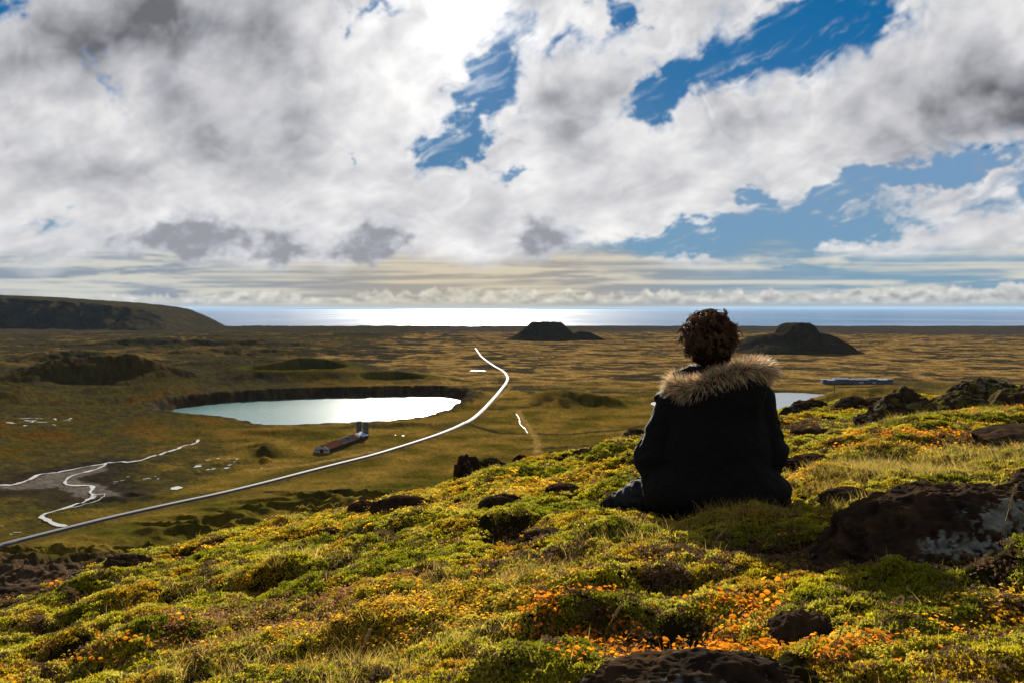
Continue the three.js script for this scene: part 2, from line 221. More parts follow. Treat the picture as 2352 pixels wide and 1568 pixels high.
function valleyHeight(x, d) {
  const s = slope(d);
  let h = Math.max(base(d), s);
  if (d < 338) { h += (0.5 + d * 0.012) * fbm2(x * 0.06, d * 0.06, 4) + 0.45 * fbm2(x * 0.25, d * 0.25, 4); return h; }
  const far = sstep(900, 2200, d), west = sstep(-120, -420, x + (d - 900) * 0.05);
  const road = sstep(4, 60, roadDist(x, d));
  h += road * ((0.7 + 1.6 * far + 3.2 * west * sstep(650, 1000, d)) * fbm2(x * 0.006, d * 0.009, 4) + (0.5 + 0.9 * west * sstep(600, 900, d)) * fbm2(x * 0.035, d * 0.05, 4) + 0.35 * (1 - far) * fbm2(x * 0.16, d * 0.2, 3));
  if (d < 450 && x > -260 && x < 60) { const r = 1 - Math.abs(fbm2(x * 0.016 + 3, d * 0.035, 2)) * 3.0; h += 4.5 * Math.max(0, r) * sstep(450, 425, d) * sstep(340, 365, d) * sstep(-250, -190, x) * road; }
  const wbx = x + 26 * fbm2(x * 0.012, d * 0.012, 4), wbd = d + 22 * fbm2(x * 0.012 + 7, d * 0.012, 4);
  for (const [bx, bd, rx, rd, bh] of BUMPS) { const ex = (wbx - bx) / rx, ed = (wbd - bd) / rd, e = ex * ex + ed * ed; if (e < 5) h += bh * Math.exp(-e * 1.1) * (1 + 0.14 * fbm2(x * 0.03, d * 0.03, 3)); }
  for (const [cx, cd, rx, rd, depth, rim] of CRATERS) { const e = Math.sqrt(((x - cx) / rx) ** 2 + ((d - cd) / rd) ** 2) + 0.06 * n2(x * 0.03, d * 0.03); if (e < 2.4) h += e < 1 ? lerp(rim, rim - depth, sstep(1, 0.35, e)) : rim * Math.exp(-((e - 1) ** 2) * 4); }
  if (x > -440 && x < -20 && d > 650 && d < 1070) { const q = polyDist(LAKE_RIM, x, d) + 7 * fbm2(x * 0.035, d * 0.035, 4); h = lerp(h, -105 + (d > 850 ? 2.5 * Math.exp(-(((q - 4) / 14) ** 2)) : 0.5), sstep(40, 0, q)); if (q < 0) h = lerp(h, -119, sstep(0, -21, q)); }
  if (x > 120 && x < 430 && d > 740 && d < 1020) { const q = polyDist(TARN, x, d) + 3 * n2(x * 0.04, d * 0.04); if (q < 4) h = lerp(h, -110, sstep(4, -10, q)); }
  h += 3.5 * sstep(4000, 4500, d) * fbm2(x * 0.003, 7, 4);
  return h;
}
const ROAD_BY_D = ROAD.map((p) => [p[1], p[0]]), roadX = (d) => pieces(ROAD_BY_D, d);
function roadDist(x, d) { return lineDist(ROAD, x, d); }
const C = { gold: [.095, .060, .012], straw: [.150, .095, .030], olive: [.034, .028, .0045], green: [.030, .036, .004], brown: [.040, .025, .011], rust: [.042, .021, .005], heath: [.020, .017, .011], lava: [.024, .021, .018], mud: [.065, .054, .047], scree: [.050, .033, .022], wet: [.012, .010, .009] };
const BED = [[-274.9, 520], [-283, 510], [-298, 486], [-296, 466], [-312, 449], [-285, 444], [-270, 452], [-258, 440], [-240, 424], [-226, 424], [-218, 431], [-230, 443], [-247, 460], [-258, 466], [-268, 476], [-262, 498]];
function valleyColour(x, d) {
  const a = fbm2(x * 0.0042, d * 0.0046, 4), b = fbm2(x * 0.015 + 5, d * 0.017, 5, 0.55), c = fbm2(x * 0.07, d * 0.08 + 3, 4), e = fbm2(x * 0.3, d * 0.4, 3);
  if (d < 330) { const t = sstep(300, 334, d + 14 * c), s = mix3(C.scree, mix3(C.olive, C.brown, clamp(0.5 + b)), t), k = 0.8 + 0.5 * e + 0.25 * c; return s.map((q) => q * Math.max(0.35, k)); }
  let col;
  const east = sstep(-14, 14, x - roadX(d)), west = sstep(60, 330, roadX(d) - x);
  const meadow = mix3(C.gold, C.olive, clamp(0.48 + 1.3 * b + 0.5 * c));
  const shadedBog = mix3(mix3(C.rust, C.olive, clamp(0.5 + 1.3 * b)), C.heath, clamp(0.18 + 1.5 * a + 0.8 * c));  // bog west of the road, with cloud shadow painted in as darker colours
  col = mix3(mix3(meadow, shadedBog, west), meadow, east);
  if (d < 520) col = mix3(col, C.green, 0.28 * (1 - sstep(420, 520, d)));
  const plain = mix3(mix3(C.straw, C.brown, clamp(0.45 + 1.3 * b)), C.heath, sstep(0.12, 0.40, a + 0.5 * b + 0.25 * c + 0.26 * west));  // extra heath to the west carries painted cloud shadow
  col = mix3(col, plain, sstep(820, 1250, d + 60 * b - 240 * west));
  const patch = fbm2(x * 0.0034 + 40 + 0.4 * b, d * 0.0045 + 0.4 * a, 6, 0.58);
  if (d > 950) col = mix3(col, C.heath, 0.9 * sstep(0.17, 0.30, patch + 0.12 * sstep(2200, 3400, d) + 0.22 * west));  // heath patches; the western bias is cloud shade put into the colour
  col = mix3(col, C.lava, sstep(3000, 3600, d + 400 * b + 300 * patch + 500 * sstep(900, 2200, x) ) * 0.92);
  const bogShade = sstep(-0.02, 0.10, 0.6 * a + 0.7 * b + 0.5 * c - 0.34 + 0.62 * sstep(-110, -300, x - (d - 450) * -0.22));  // painted cloud shade over the near left, broken into bog patches
  if (d > 335 && d < 1100) col = mix3(col, mix3(C.heath, C.olive, clamp(0.35 + 1.2 * c)), 0.8 * bogShade * (1 - east));
  if (x < -430 && d > 800) col = mix3(col, mix3(C.heath, C.olive, clamp(0.45 + b)), 0.55);  // far left darkened in colour, as under cloud
  if (x > -440 && x < 0 && d > 660 && d < 1080) { const q = polyDist(LAKE_RIM, x, d); if (q < 14) col = mix3(col, mix3(C.heath, C.brown, clamp(0.3 + 1.5 * c)), sstep(12, 2, q + 14 * c)); }
  for (const [cx, cd, rx, rd] of CRATERS) { const r = Math.sqrt(((x - cx) / rx) ** 2 + ((d - cd) / rd) ** 2); if (r < 1.5) col = mix3(col, mix3(C.olive, C.green, 0.4), 0.7 * sstep(1.5, 1, r)); }
  if (x < -160 && d < 600 && d > 340) { const q = polyDist(BED, x, d) + 5 * c; if (q < 30) col = mix3(col, C.wet, 0.85 * sstep(30, 8, q + 8 * b)); if (q < 0) col = mix3(col, C.mud, sstep(0, -3, q)); }
  for (const l of LANES) { const q = lineDist(l, x, d); if (q < 4) col = mix3(col, C.wet, 0.9 * sstep(4, 1.6, q)); }
  for (const l of TRACKS) { const q = lineDist(l, x, d); if (q < 5) col = mix3(col, C.straw, 0.7 * sstep(4.5, 1.5, q + 3 * c)); }
  const rd = Math.abs(x - roadX(d)); if (rd < 16 && d < 900) col = mix3(col, C.brown, 0.5 * sstep(16, 5, rd + 5 * c));
  const k = Math.max(0.3, 1 + 0.45 * e + 0.5 * c);
  return col.map((q) => q * k);
}

{
  const ds = []; let d = 12;
  while (d < 4640) { ds.push(d); d += d < 150 ? d * 0.05 : Math.min(0.0013 * d * d / 105, 9); }
  const us = []; for (let j = 0; j <= 800; j++) { const t = j / 400 - 1; us.push(t * (Math.abs(t) < 0.82 ? 0.86 : 0.86 + (Math.abs(t) - 0.82) * 3.5)); }
  const g = gridGeo(ds.length, us.length, (i, j) => { const dd = ds[i], x = us[j] * dd; return [x, i === ds.length - 1 ? -200 : valleyHeight(x, dd), -dd, ...valleyColour(x, dd)]; });
  struct('valley', g, matt({ vertexColors: true, map: tussock }), 'wide boggy valley floor running out to the coast', 'valley');
}

// ---------------------------------------------------------------- hills on the plain
function hill(name, label, x0, x1, d0, d1, nx, nd, height, colour) {
  const g = gridGeo(nd, nx, (i, j) => { const x = lerp(x0, x1, j / (nx - 1)), d = lerp(d0, d1, i / (nd - 1)); return [x, height(x, d), -d, ...colour(x, d)]; });
  return struct(name, g, matt({ vertexColors: true }), label, 'hill');
}
const hillColour = (s, green) => (x, d) => { const a = fbm2(x * 0.02 * s, d * 0.02 * s, 4), b = fbm2(x * 0.09 * s, d * 0.09 * s, 4); return mix3(C.heath, green, clamp(0.02 + 0.9 * a + 0.45 * b)).map((q) => q * (1 + 0.35 * b)); };
const WEST = [[-5200, 150], [-3600, 100], [-2671, 66], [-2444, 50], [-2217, 36], [-2013, 16], [-1920, 2], [-1876, -10], [-1763, -60], [-1672, -106], [-1560, -124], [-1300, -140]];
hill('hill', 'long dark flat-topped hill rising at the far left', -5200, -1300, 2700, 4500, 300, 170, (x, d) => {
  const gully = fbm2(x * 0.006 + d * 0.001, d * 0.0015, 4), dd = d + 70 * gully + 25 * fbm2(x * 0.02, d * 0.01, 3), top = pieces(WEST, x) + 3 * fbm2(x * 0.01, d * 0.004, 3), b = base(d) - 3;
  const f = dd < 3610 ? 0.17 * sstep(2750, 3610, dd) ** 1.3 : dd < 3900 ? lerp(0.17, 0.97, ((dd - 3610) / 290) ** 0.9) : lerp(0.97, 1, sstep(3900, 4000, dd));
  return lerp(b, Math.max(top, b - 6), f) + (dd > 2800 && dd < 3900 ? 5 * gully : 0);
}, hillColour(0.35, mix3(C.olive, C.brown, 0.35)));
const cone = (e) => (e < 0.29 ? 1 : e < 1 ? Math.pow(1 - (e - 0.29) / 0.71, 1.45) : 0);
hill('hill', 'table-topped dark hill on the plain left of the head', -120, 460, 2380, 2860, 190, 150, (x, d) => {
  const w = 5 * fbm2(x * 0.02, d * 0.02, 4), e = Math.hypot((x - 118 + w) / (x < 118 ? 175 : 165), (d - 2600 + w) / 160);
  const crag = 6 * sstep(0.55, 0.3, e) * (0.8 + 0.25 * n2(x * 0.04, 3));
  const tail = 34 * Math.exp(-(((x - 255) / 60) ** 2) - ((d - 2590) / 45) ** 2);
  return base(d) - 2.5 + Math.max(66 * cone(e) + crag, tail + 0.5 * 66 * cone(e)) + 2.2 * fbm2(x * 0.05, d * 0.05, 4) * sstep(1.1, 0.8, e);
}, hillColour(1, mix3(C.olive, C.brown, 0.3)));
hill('hill', 'craggy dark hill with a rock tower right of the head', 380, 920, 1690, 2120, 260, 200, (x, d) => {
  const w = 6 * fbm2(x * 0.03, d * 0.03, 4);
  const prof = pieces([[400, 0], [480, 4], [545, 22], [600, 42], [662, 50], [672, 68], [684, 75], [722, 76], [734, 66], [740, 52], [770, 49], [800, 34], [830, 14], [850, 3], [870, 0]], x + w * 0.6);
  const f = cone(Math.abs((d - 1890 + w) / 150) * 1.0);
  const spur = 12 * Math.exp(-(((x - 610) / 60) ** 2) - ((d - 1770) / 40) ** 2);
  return base(d) - 2 + prof * f + spur + 3.2 * fbm2(x * 0.05, d * 0.05, 5) * sstep(2, 14, prof) * f;
}, hillColour(1.2, mix3(C.olive, C.brown, 0.4)));
hill('hill', 'low dark ridge along the coast at the far right', 1500, 3900, 4050, 4640, 240, 40, (x, d) => base(d) - 3 + (15 * Math.exp(-(((x - 2590) / 300) ** 2)) + 8 * Math.exp(-(((x - 2050) / 260) ** 2)) + 6 * Math.exp(-(((x - 3300) / 420) ** 2)) + 1.5 * fbm2(x * 0.01, 2, 4)) * Math.exp(-(((d - 4380) / 130) ** 2)), () => C.lava);

// thin sea air over the far plain
scene.fog = new THREE.FogExp2(new THREE.Color().setRGB(0.38, 0.64, 1.0), 3.2e-6);
// ---------------------------------------------------------------- water
const ripple = noiseTexture(512, (x, y) => 0.5 + 0.5 * tile(9, x, y, 5), 1 / 28);
const slick = noiseTexture(1024, (x, y) => { const v = 0.5 + 0.9 * tile(5, x, y, 5); return [0, lerp(0.62, 1, clamp(v)), 0]; }, 1 / 26000);
const water = (r, g, b, rough, extra = {}) => phys({ color: rgb(r, g, b), roughness: rough, ior: 1.333, bumpMap: ripple, bumpScale: 0.16, ...extra });
{
  const ds = []; let d = 3800; while (d < 170000) { ds.push(d); d *= 1.06; }
  const g = gridGeo(ds.length, 81, (i, j) => [(j / 40 - 1) * 1.6 * ds[i], -190, -ds[i], 1, 1, 1]);
  g.deleteAttribute('color');
  struct('sea', g, phys({ specularIntensity: 0.18, color: rgb(0.004, 0.046, 0.125), roughness: 0.245, ior: 1.333, roughnessMap: slick }), 'open sea glittering below the sun', 'sea');
}
function pool(name, P, y, mat, label, wob = 0, category = 'water') {
  const s = new THREE.Shape(); const Q = [];
  for (let i = 0; i < P.length; i++) { const a = P[i], b = P[(i + 1) % P.length]; for (let k = 0; k < 6; k++) { const t = k / 6, x = lerp(a[0], b[0], t), d = lerp(a[1], b[1], t); Q.push([x + wob * n2(x * 0.4, d * 0.4), d + wob * n2(x * 0.4 + 9, d * 0.4)]); } }
  Q.forEach((q, i) => (i ? s.lineTo(q[0], q[1]) : s.moveTo(q[0], q[1])));
  const g = new THREE.ShapeGeometry(s); g.rotateX(-Math.PI / 2); g.translate(0, y, 0);
  return struct(name, g, mat, label, category);
}
pool('lake', LAKE_RIM, -115, water(0.018, 0.07, 0.068, 0.23), 'turquoise crater lake left of the road, glittering at its right end', 0, 'lake');
pool('lake', TARN, -107.2, water(0.10, 0.12, 0.14, 0.3), 'pale grey lake behind the sitting person', 0, 'lake');
const glareWater = water(0.24, 0.235, 0.23, 0.25);  // pale base colour stands in for sky reflection and glare on the water
function ribbon(P, width, lift, mat, name, label, category, o = {}) {
  const curve = new THREE.CatmullRomCurve3(P.map(([x, d]) => new THREE.Vector3(x, 0, -d)), false, 'centripetal'), n = Math.max(20, Math.round(curve.getLength() / (o.step ?? 3))), pos = [], idx = [], uv = [];
  const cross = o.skirt ? [[-1.0, -1.6], [-0.62, 0], [0.62, 0], [1.0, -1.6]] : [[-0.5, 0], [0.5, 0]];
  for (let i = 0; i <= n; i++) {
    const p = curve.getPointAt(i / n), t = curve.getTangentAt(i / n), w = width * (o.wob ? Math.max(0.12, 0.9 + o.wob * fbm2(p.x * 0.07, p.z * 0.07, 3) * 2) * (o.taper ? Math.sin(Math.PI * clamp(i / n, 0.02, 0.98)) ** 0.5 : 1) : 1), y0 = valleyHeight(p.x, -p.z);
    for (const [c, h] of cross) { const x = p.x + -t.z * c * w, z = p.z + t.x * c * w; pos.push(x, y0 + lift + h, z); uv.push(x, z); }
    if (i < n) for (let k = 0; k < cross.length - 1; k++) { const a = i * cross.length + k, b = a + cross.length; idx.push(a, a + 1, b, a + 1, b + 1, b); }
  }
  return struct(name, geo(pos, idx, { uv }), mat, label, category);
}
ribbon([[-251, 613], [-247, 597], [-251.6, 586], [-250, 571.6], [-252, 557.8], [-255.5, 538], [-260, 523], [-275.8, 521.6], [-272.4, 511.5], [-273.6, 493.7], [-276.8, 482], [-273.8, 470], [-265, 457], [-250.8, 455], [-244.8, 447], [-240, 435.6], [-233.8, 428.5], [-232.3, 417], [-233.7, 405], [-236.7, 394.7], [-237.7, 387], [-229.6, 379], [-220.8, 371.7], [-215, 369.4]], 2.4, 0.35, glareWater, 'stream', 'pale winding stream looping across the dark mud flat', 'stream', { wob: 0.55 });
ribbon([[-335, 449], [-322, 451.5], [-304.5, 456], [-298, 458], [-296.6, 472], [-299, 484.7], [-290.5, 493.7], [-285, 504.5], [-274.9, 517]], 2.2, 0.35, glareWater, 'stream', 'stream arm running off to the left edge along the mud flat', 'stream', { wob: 0.6 });
ribbon([[-233.8, 428.5], [-230, 431], [-226, 422], [-228, 413], [-230.2, 405], [-234, 399]], 0.9, 0.37, glareWater, 'stream', 'small loop of stream beside the lower bends', 'stream', { wob: 0.5 });
ribbon([[-90, 366], [-72, 368], [-58, 371.7], [-45.7, 372.4], [-34.7, 368], [-18, 370]], 0.9, 0.3, glareWater, 'stream', 'thin stream below the road just above the mossy brow', 'stream', { wob: 0.7, taper: 1 });
ribbon([[3.9, 765.7], [6.7, 735], [7.5, 694], [11, 668.7], [13.6, 640]], 0.4, 0.25, glareWater, 'stream', 'short bright ditch of water in the golden field', 'stream', { wob: 0.9, taper: 1 });
pool('pond', [[-199, 447], [-196.5, 451], [-192, 447.5], [-193, 442], [-197, 442]], -104.2, glareWater, 'small round white pond in the meadow left of the road', 0.4, 'pond');
pool('pond', [[-71, 1279], [-57, 1287], [-43, 1282], [-57, 1277]], -103.5, glareWater, 'small pond by the bend of the far road', 0.6, 'pond');
pool('pond', [[-760, 2500], [-723, 2540], [-680, 2520], [-715, 2490]], -108, glareWater, 'thin pale pond far out on the left of the plain', 2, 'pond');
const marshSpots = [];
for (let i = 0; i < 13; i++) marshSpots.push([rr(-470, -400), rr(690, 735), rr(5, 16), rr(2.5, 6), 'marsh pools at the left edge']);
for (let i = 0; i < 12; i++) { const a = i / 12 * Math.PI * 2; marshSpots.push([-200 + 12 * Math.cos(a) + rr(-3, 3), 518 + 18 * Math.sin(a) + rr(-3, 3), rr(1.6, 4), rr(2, 5), 'marsh pools in the meadow']); }
for (let i = 0; i < 10; i++) marshSpots.push([rr(-245, -215), rr(455, 480), rr(0.6, 1.6), rr(1, 4), 'puddles beside the stream']);
for (let i = 0; i < 9; i++) marshSpots.push([rr(-262, -225), rr(345, 372), rr(0.6, 2.0), rr(0.8, 2.2), 'puddles by the road']);
for (const [x, d] of [[-97, 637], [-90, 634], [-165, 505]]) marshSpots.push([x, d, rr(1.5, 3), rr(1, 2.2), 'puddles near the ruined barn']);
for (const [x, d, rx, rd, grp] of marshSpots) {
  const P = []; for (let k = 0; k < 9; k++) { const a = k / 9 * Math.PI * 2, r = 0.55 + 0.75 * n2(x + 1.5 * Math.cos(a), d + 1.5 * Math.sin(a)), cc = Math.cos(x), ss = Math.sin(x), ex = Math.cos(a) * rx * Math.max(0.12, r), ed = Math.sin(a) * rd * 0.6 * Math.max(0.12, r); P.push([x + ex * cc - ed * ss, d + ex * ss + ed * cc]); }
  const o = pool('marsh_pool', P, valleyHeight(x, d) + 0.25, glareWater, { 'marsh pools at the left edge': 'bright marsh pool in the boggy patch at the left edge', 'marsh pools in the meadow': 'bright marsh pool in the ring of pools on the meadow', 'puddles beside the stream': 'small puddle on the mud beside the stream bends', 'puddles by the road': 'small puddle on dark mud next to the road', 'puddles near the ruined barn': 'small puddle in the grass round the ruined barn' }[grp], 0.5, 'pool');
  o.userData.group = grp;
}
// ---------------------------------------------------------------- roads
const asphalt = phys({ specularIntensity: 0.14, color: rgb(0.040, 0.042, 0.048), roughness: 0.75, bumpMap: fineBump, bumpScale: 0.02 });
ribbon(ROAD, 2.5, 0.8, asphalt, 'road', 'grey country road curving through the valley', 'road', { skirt: true, step: 6 });

// ---------------------------------------------------------------- rocks
const icoCache = new Map();
function ico(detail) { if (!icoCache.has(detail)) { let g = new THREE.IcosahedronGeometry(1, detail); g.deleteAttribute('uv'); g.deleteAttribute('normal'); g = mergeVertices(g, 1e-5); icoCache.set(detail, g); } return icoCache.get(detail); }
const rockMat = matt({ vertexColors: true });
function rock(x, d, rx, ry, rz, o, label) {
  const g = ico(o.detail ?? 26).clone(), P = g.attributes.position, col = new Float32Array(P.count * 3), s = o.seed ?? rnd() * 100, big = Math.max(rx, rz);
  const f = 1 / Math.max(0.25, big);
  for (let i = 0; i < P.count; i++) {
    let vx = P.getX(i), vy = P.getY(i), vz = P.getZ(i);
    // lumpy block, flattened by a few facets, then pitted like lava
    let r = 1 + (o.lump ?? 0.22) * fbm3(vx * 1.3 + s, vy * 1.3, vz * 1.3, 3);
    for (let k = 0; k < (o.facets ?? 5); k++) { const a = n2(s + k * 7, 1) * 6.3, e = n2(s + k * 5, 8) * 1.0, nx = Math.cos(a) * Math.cos(e), ny = Math.sin(e), nz = Math.sin(a) * Math.cos(e), q = vx * nx + vy * ny + vz * nz, lim = 0.72 + 0.14 * n2(s + k, 3); if (q * r > lim) r = lerp(r, lim / q, 0.8); }
    const X = vx * r * rx, Y = vy * r * ry, Z = vz * r * rz;
    const pit = fbm3(X * 16 + s, Y * 16, Z * 16, 4, 0.6), grain = fbm3(X * 60, Y * 60 + s, Z * 60, 2);
    const q = 1 + ((o.pit ?? 0.016) * pit + 0.004 * grain) / Math.max(0.1, Math.min(rx, rz));
    P.setXYZ(i, X * q, Y * q, Z * q);
    const lich = sstep(0.10, 0.24, 0.75 * fbm3(X * 6 + s * 2, Y * 6, Z * 6, 5, 0.7) + 0.35 * fbm3(X * 28, Y * 28 + s, Z * 28, 3) + 0.14 * (o.lichen ?? 0) - 0.17 + (o.spot ? 0.16 : 0) + 0.16 * grain), k = 0.8 + 0.5 * pit;
    let c = mix3([.034 * k, .021 * k, .012 * k], [.014 * k, .011 * k, .009 * k], clamp(0.5 + fbm3(X * 8, Y * 8, Z * 8 + s, 3)));
    const face = o.spot ? sstep(0.30, 0.60, vx * o.spot[0] + vy * o.spot[1] + vz * o.spot[2] + 0.35 * fbm3(vx * 2.2 + s, vy * 2.2, vz * 2.2, 3)) : 0.8;
    if ((o.lichen ?? 0) > 0) c = mix3(c, [.115 + .05 * grain, .125 + .05 * grain, .115 + .045 * grain], Math.min(1, lich * 1.2) * face * Math.min(1, o.lichen));
    if (o.moss) c = mix3(c, [.085, .085, .012], o.moss * sstep(0.0, 0.25, fbm3(X * 7, Y * 7 + s, Z * 7, 3)));
    col.set(c, i * 3);
  }
  g.setAttribute('color', new THREE.BufferAttribute(col, 3)); g.computeVertexNormals();
  const m = mesh(o.name ?? 'rock', g, rockMat); m.position.set(x, browPlane(x, d) + (o.lift ?? 0), -d); m.rotation.set(o.tilt ?? 0, o.turn ?? 0, o.roll ?? 0);
  return tag(m, label, o.name === 'soil_mound' ? 'mound' : 'rock', o.group);
}
rock(1.38, 2.42, .45, .265, .29, { detail: 76, lichen: .9, facets: 2, spot: [.25, -.1, .95], lift: -.06, turn: .2, roll: .06, seed: 4, lump: .12, pit: .014 }, 'large brown lichen-spotted boulder at the right behind the bright moss cushion');
rock(1.98, 2.66, .30, .24, .24, { detail: 50, lichen: .8, facets: 3, spot: [-.3, 0, .95], lift: -.04, seed: 9, pit: .014 }, 'dark boulder with pale lichen at the right edge beside the large boulder');
rock(.685, 1.80, .10, .11, .09, { detail: 44, lift: -.03, seed: 21, lump: .08, facets: 0, pit: .008 }, 'small round dark stone among orange leaves at the bottom right');
rock(.40, 1.57, .28, .13, .16, { detail: 56, lift: -.03, seed: 33, facets: 2, lump: .13, lichen: .4, pit: .010 }, 'dark pitted stone cut off by the bottom edge of the picture');
rock(3.50, 6.75, .33, .30, .34, { detail: 44, lichen: .6, lift: -.02, seed: 41, lump: .22, facets: 4, pit: .014, moss: .4 }, 'angular dark rock with lichen on the crest right of the person');
rock(3.10, 6.55, .16, .12, .2, { detail: 26, lichen: .4, lift: .0, seed: 44, roll: -.4 }, 'low tapering rock leaning against the angular crest rock');
rock(4.30, 7.35, .30, .26, .34, { detail: 40, lichen: .3, lift: -.06, seed: 52, lump: .15, facets: 2, moss: .35, pit: .01 }, 'rounded brown boulder in front of the big rock heap at the right edge');
rock(4.78, 7.75, .42, .34, .38, { detail: 44, lichen: .6, lift: -.06, seed: 57, lump: .22, facets: 4, pit: .016, moss: .4 }, 'tall lichen-covered rock of the heap at the right edge of the crest');
rock(4.62, 7.05, .26, .18, .24, { detail: 34, lichen: .2, lift: .03, seed: 61, facets: 2, moss: .3, pit: .01 }, 'smooth domed rock at the foot of the heap at the right edge');
rock(5.25, 7.5, .36, .30, .34, { detail: 34, lichen: .5, lift: -.05, seed: 63, lump: .2, facets: 3, moss: .3, pit: .012 }, 'dark rock at the outer right end of the heap');
rock(2.90, 7.95, .15, .15, .13, { detail: 26, lichen: .6, lift: .02, seed: 71 }, 'block-shaped grey rock on the crest just right of the parka');
rock(3.45, 8.9, .24, .13, .2, { detail: 26, lift: .03, seed: 74, facets: 3 }, 'low brown rock on the far crest below the pale lake');
rock(3.75, 8.6, .30, .12, .2, { detail: 26, lift: .04, seed: 77, lichen: .3, roll: .25 }, 'sloping slab on the far crest between two low rocks');
rock(4.15, 8.7, .22, .11, .2, { detail: 24, lift: .03, seed: 79 }, 'small dark rock on the far crest left of the angular rock');
rock(2.75, 6.5, .14, .05, .1, { detail: 20, seed: 83, lift: .0 }, 'flat stone in the moss in front of the block-shaped rock');
rock(-.40, 6.62, .125, .21, .12, { detail: 34, lichen: .55, lift: .06, seed: 88, lump: .2, facets: 6, roll: -.12 }, 'pointed grey rock standing on the crest left of centre');
rock(-.19, 6.72, .15, .13, .12, { detail: 28, lichen: .5, lift: .04, seed: 91 }, 'low grey rock right beside the pointed one on the crest');
rock(.10, 6.9, .15, .09, .1, { detail: 22, lichen: .3, lift: .04, seed: 94 }, 'flat dark rock on the crest, third from the pointed one');
rock(.36, 7.05, .12, .07, .1, { detail: 20, lichen: .3, lift: .03, seed: 96 }, 'small dark rock on the crest between flat rock and moss hummocks');
rock(1.12, 7.25, .17, .10, .12, { detail: 22, lichen: .4, lift: .06, seed: 98, roll: .3 }, 'tilted slab on the crest just left of the person');
rock(-2.40, 4.75, .17, .11, .13, { detail: 30, lift: .03, seed: 101, lichen: 0, facets: 3 }, 'round black rock on the brow at the far left');
rock(-2.62, 4.62, .09, .08, .08, { detail: 24, lichen: 1, lift: .02, seed: 103 }, 'pale grey lichen rock left of the round black rock');
rock(-2.95, 4.5, .32, .09, .2, { detail: 30, lift: .0, seed: 105, facets: 3 }, 'long dark earthy rock behind the orange leaves at the left edge');
rock(-3.35, 4.1, .25, .10, .18, { detail: 26, lift: .03, seed: 107 }, 'dark rock at the left edge of the brow');
for (const [x, d, rx, ry, rz, label] of [[-1.04, 5.32, .11, .07, .09, 'small dark earth mound in the moss, leftmost of three on the brow'], [-.72, 5.02, .21, .085, .12, 'broad dark earth mound in the middle of the brow'], [-.05, 4.36, .14, .065, .1, 'dark arched earth mound in the moss left of the knee'], [.31, 4.5, .11, .05, .08, 'little brown mound in the moss near the trouser leg'], [.62, 6.25, .13, .06, .1, 'brown mound under moss hummocks near the crest'], [.16, 3.28, .11, .035, .08, 'flat brown stone bare of moss in the middle of the slope'], [1.68, 4.3, .15, .06, .1, 'dark arched stone behind the yellow moss right of the parka'], [2.35, 6.0, .2, .05, .12, 'low brown earth bank in the moss right of the parka'], [-1.05, 4.45, .08, .045, .06, 'small black earth clod in the moss left of centre'], [2.98, 4.35, .35, .10, .3, 'bare brown bank at the right edge above the grass'], [1.40, 3.2, .12, .05, .08, 'dark earth bank between the person and the large boulder'], [.74, 6.5, .1, .05, .1, 'small dark mound below the tilted slab']]) rock(x, d, rx, ry, rz, { detail: 24, lift: .045, pit: .012, facets: 1, lump: .15, name: 'soil_mound' }, label);

// ---------------------------------------------------------------- moss, shrubs, grass
const leafMat = (c, t, o = {}) => phys({ color: c, roughness: 1, specularIntensity: 0.15, transmission: t, thickness: 0, vertexColors: true, side: THREE.DoubleSide, ...o });
function mossPatch(seed, n, R, H) {   // a cushion of little star-tipped shoots
  const q = mulberry(seed), pos = [], col = [];
  for (let i = 0; i < n; i++) {
    const a = q() * 6.283, r = R * Math.sqrt(q()), x = Math.cos(a) * r, z = Math.sin(a) * r, dome = 1 - (r / R) ** 2 * 0.75, h = H * dome * (0.55 + 0.75 * q()), w = R * (0.07 + 0.07 * q()), t = q() * 6.283, lx = (q() - 0.5) * H * 0.6, lz = (q() - 0.5) * H * 0.6;
    const k = 0.7 + 0.6 * q(), dry = q() < 0.22 ? 1 : 0, c = dry ? [1.25 * k, 1.2 * k, 1.7 * k] : [k, k, k];
    for (let m = 0; m < 3; m++) {   // three leaflets from a shared foot
      const b = t + m * 2.094, bx = Math.cos(b), bz = Math.sin(b), px = -bz * w * 0.55, pz = bx * w * 0.55, mh = h * (0.62 + 0.2 * q());
      pos.push(x, h * 0.15, z, x + lx * .6 + bx * w * 0.7 + px, mh, z + lz * .6 + bz * w * 0.7 + pz, x + lx + bx * w * 0.5, h * (0.9 + 0.25 * q()), z + lz + bz * w * 0.5);
      pos.push(x, h * 0.15, z, x + lx + bx * w * 0.5, h, z + lz + bz * w * 0.5, x + lx * .6 + bx * w * 0.7 - px, mh, z + lz * .6 + bz * w * 0.7 - pz);
      for (let v = 0; v < 6; v++) col.push(...c);
    }
  }
  return geo(pos, null, { color: col });
}
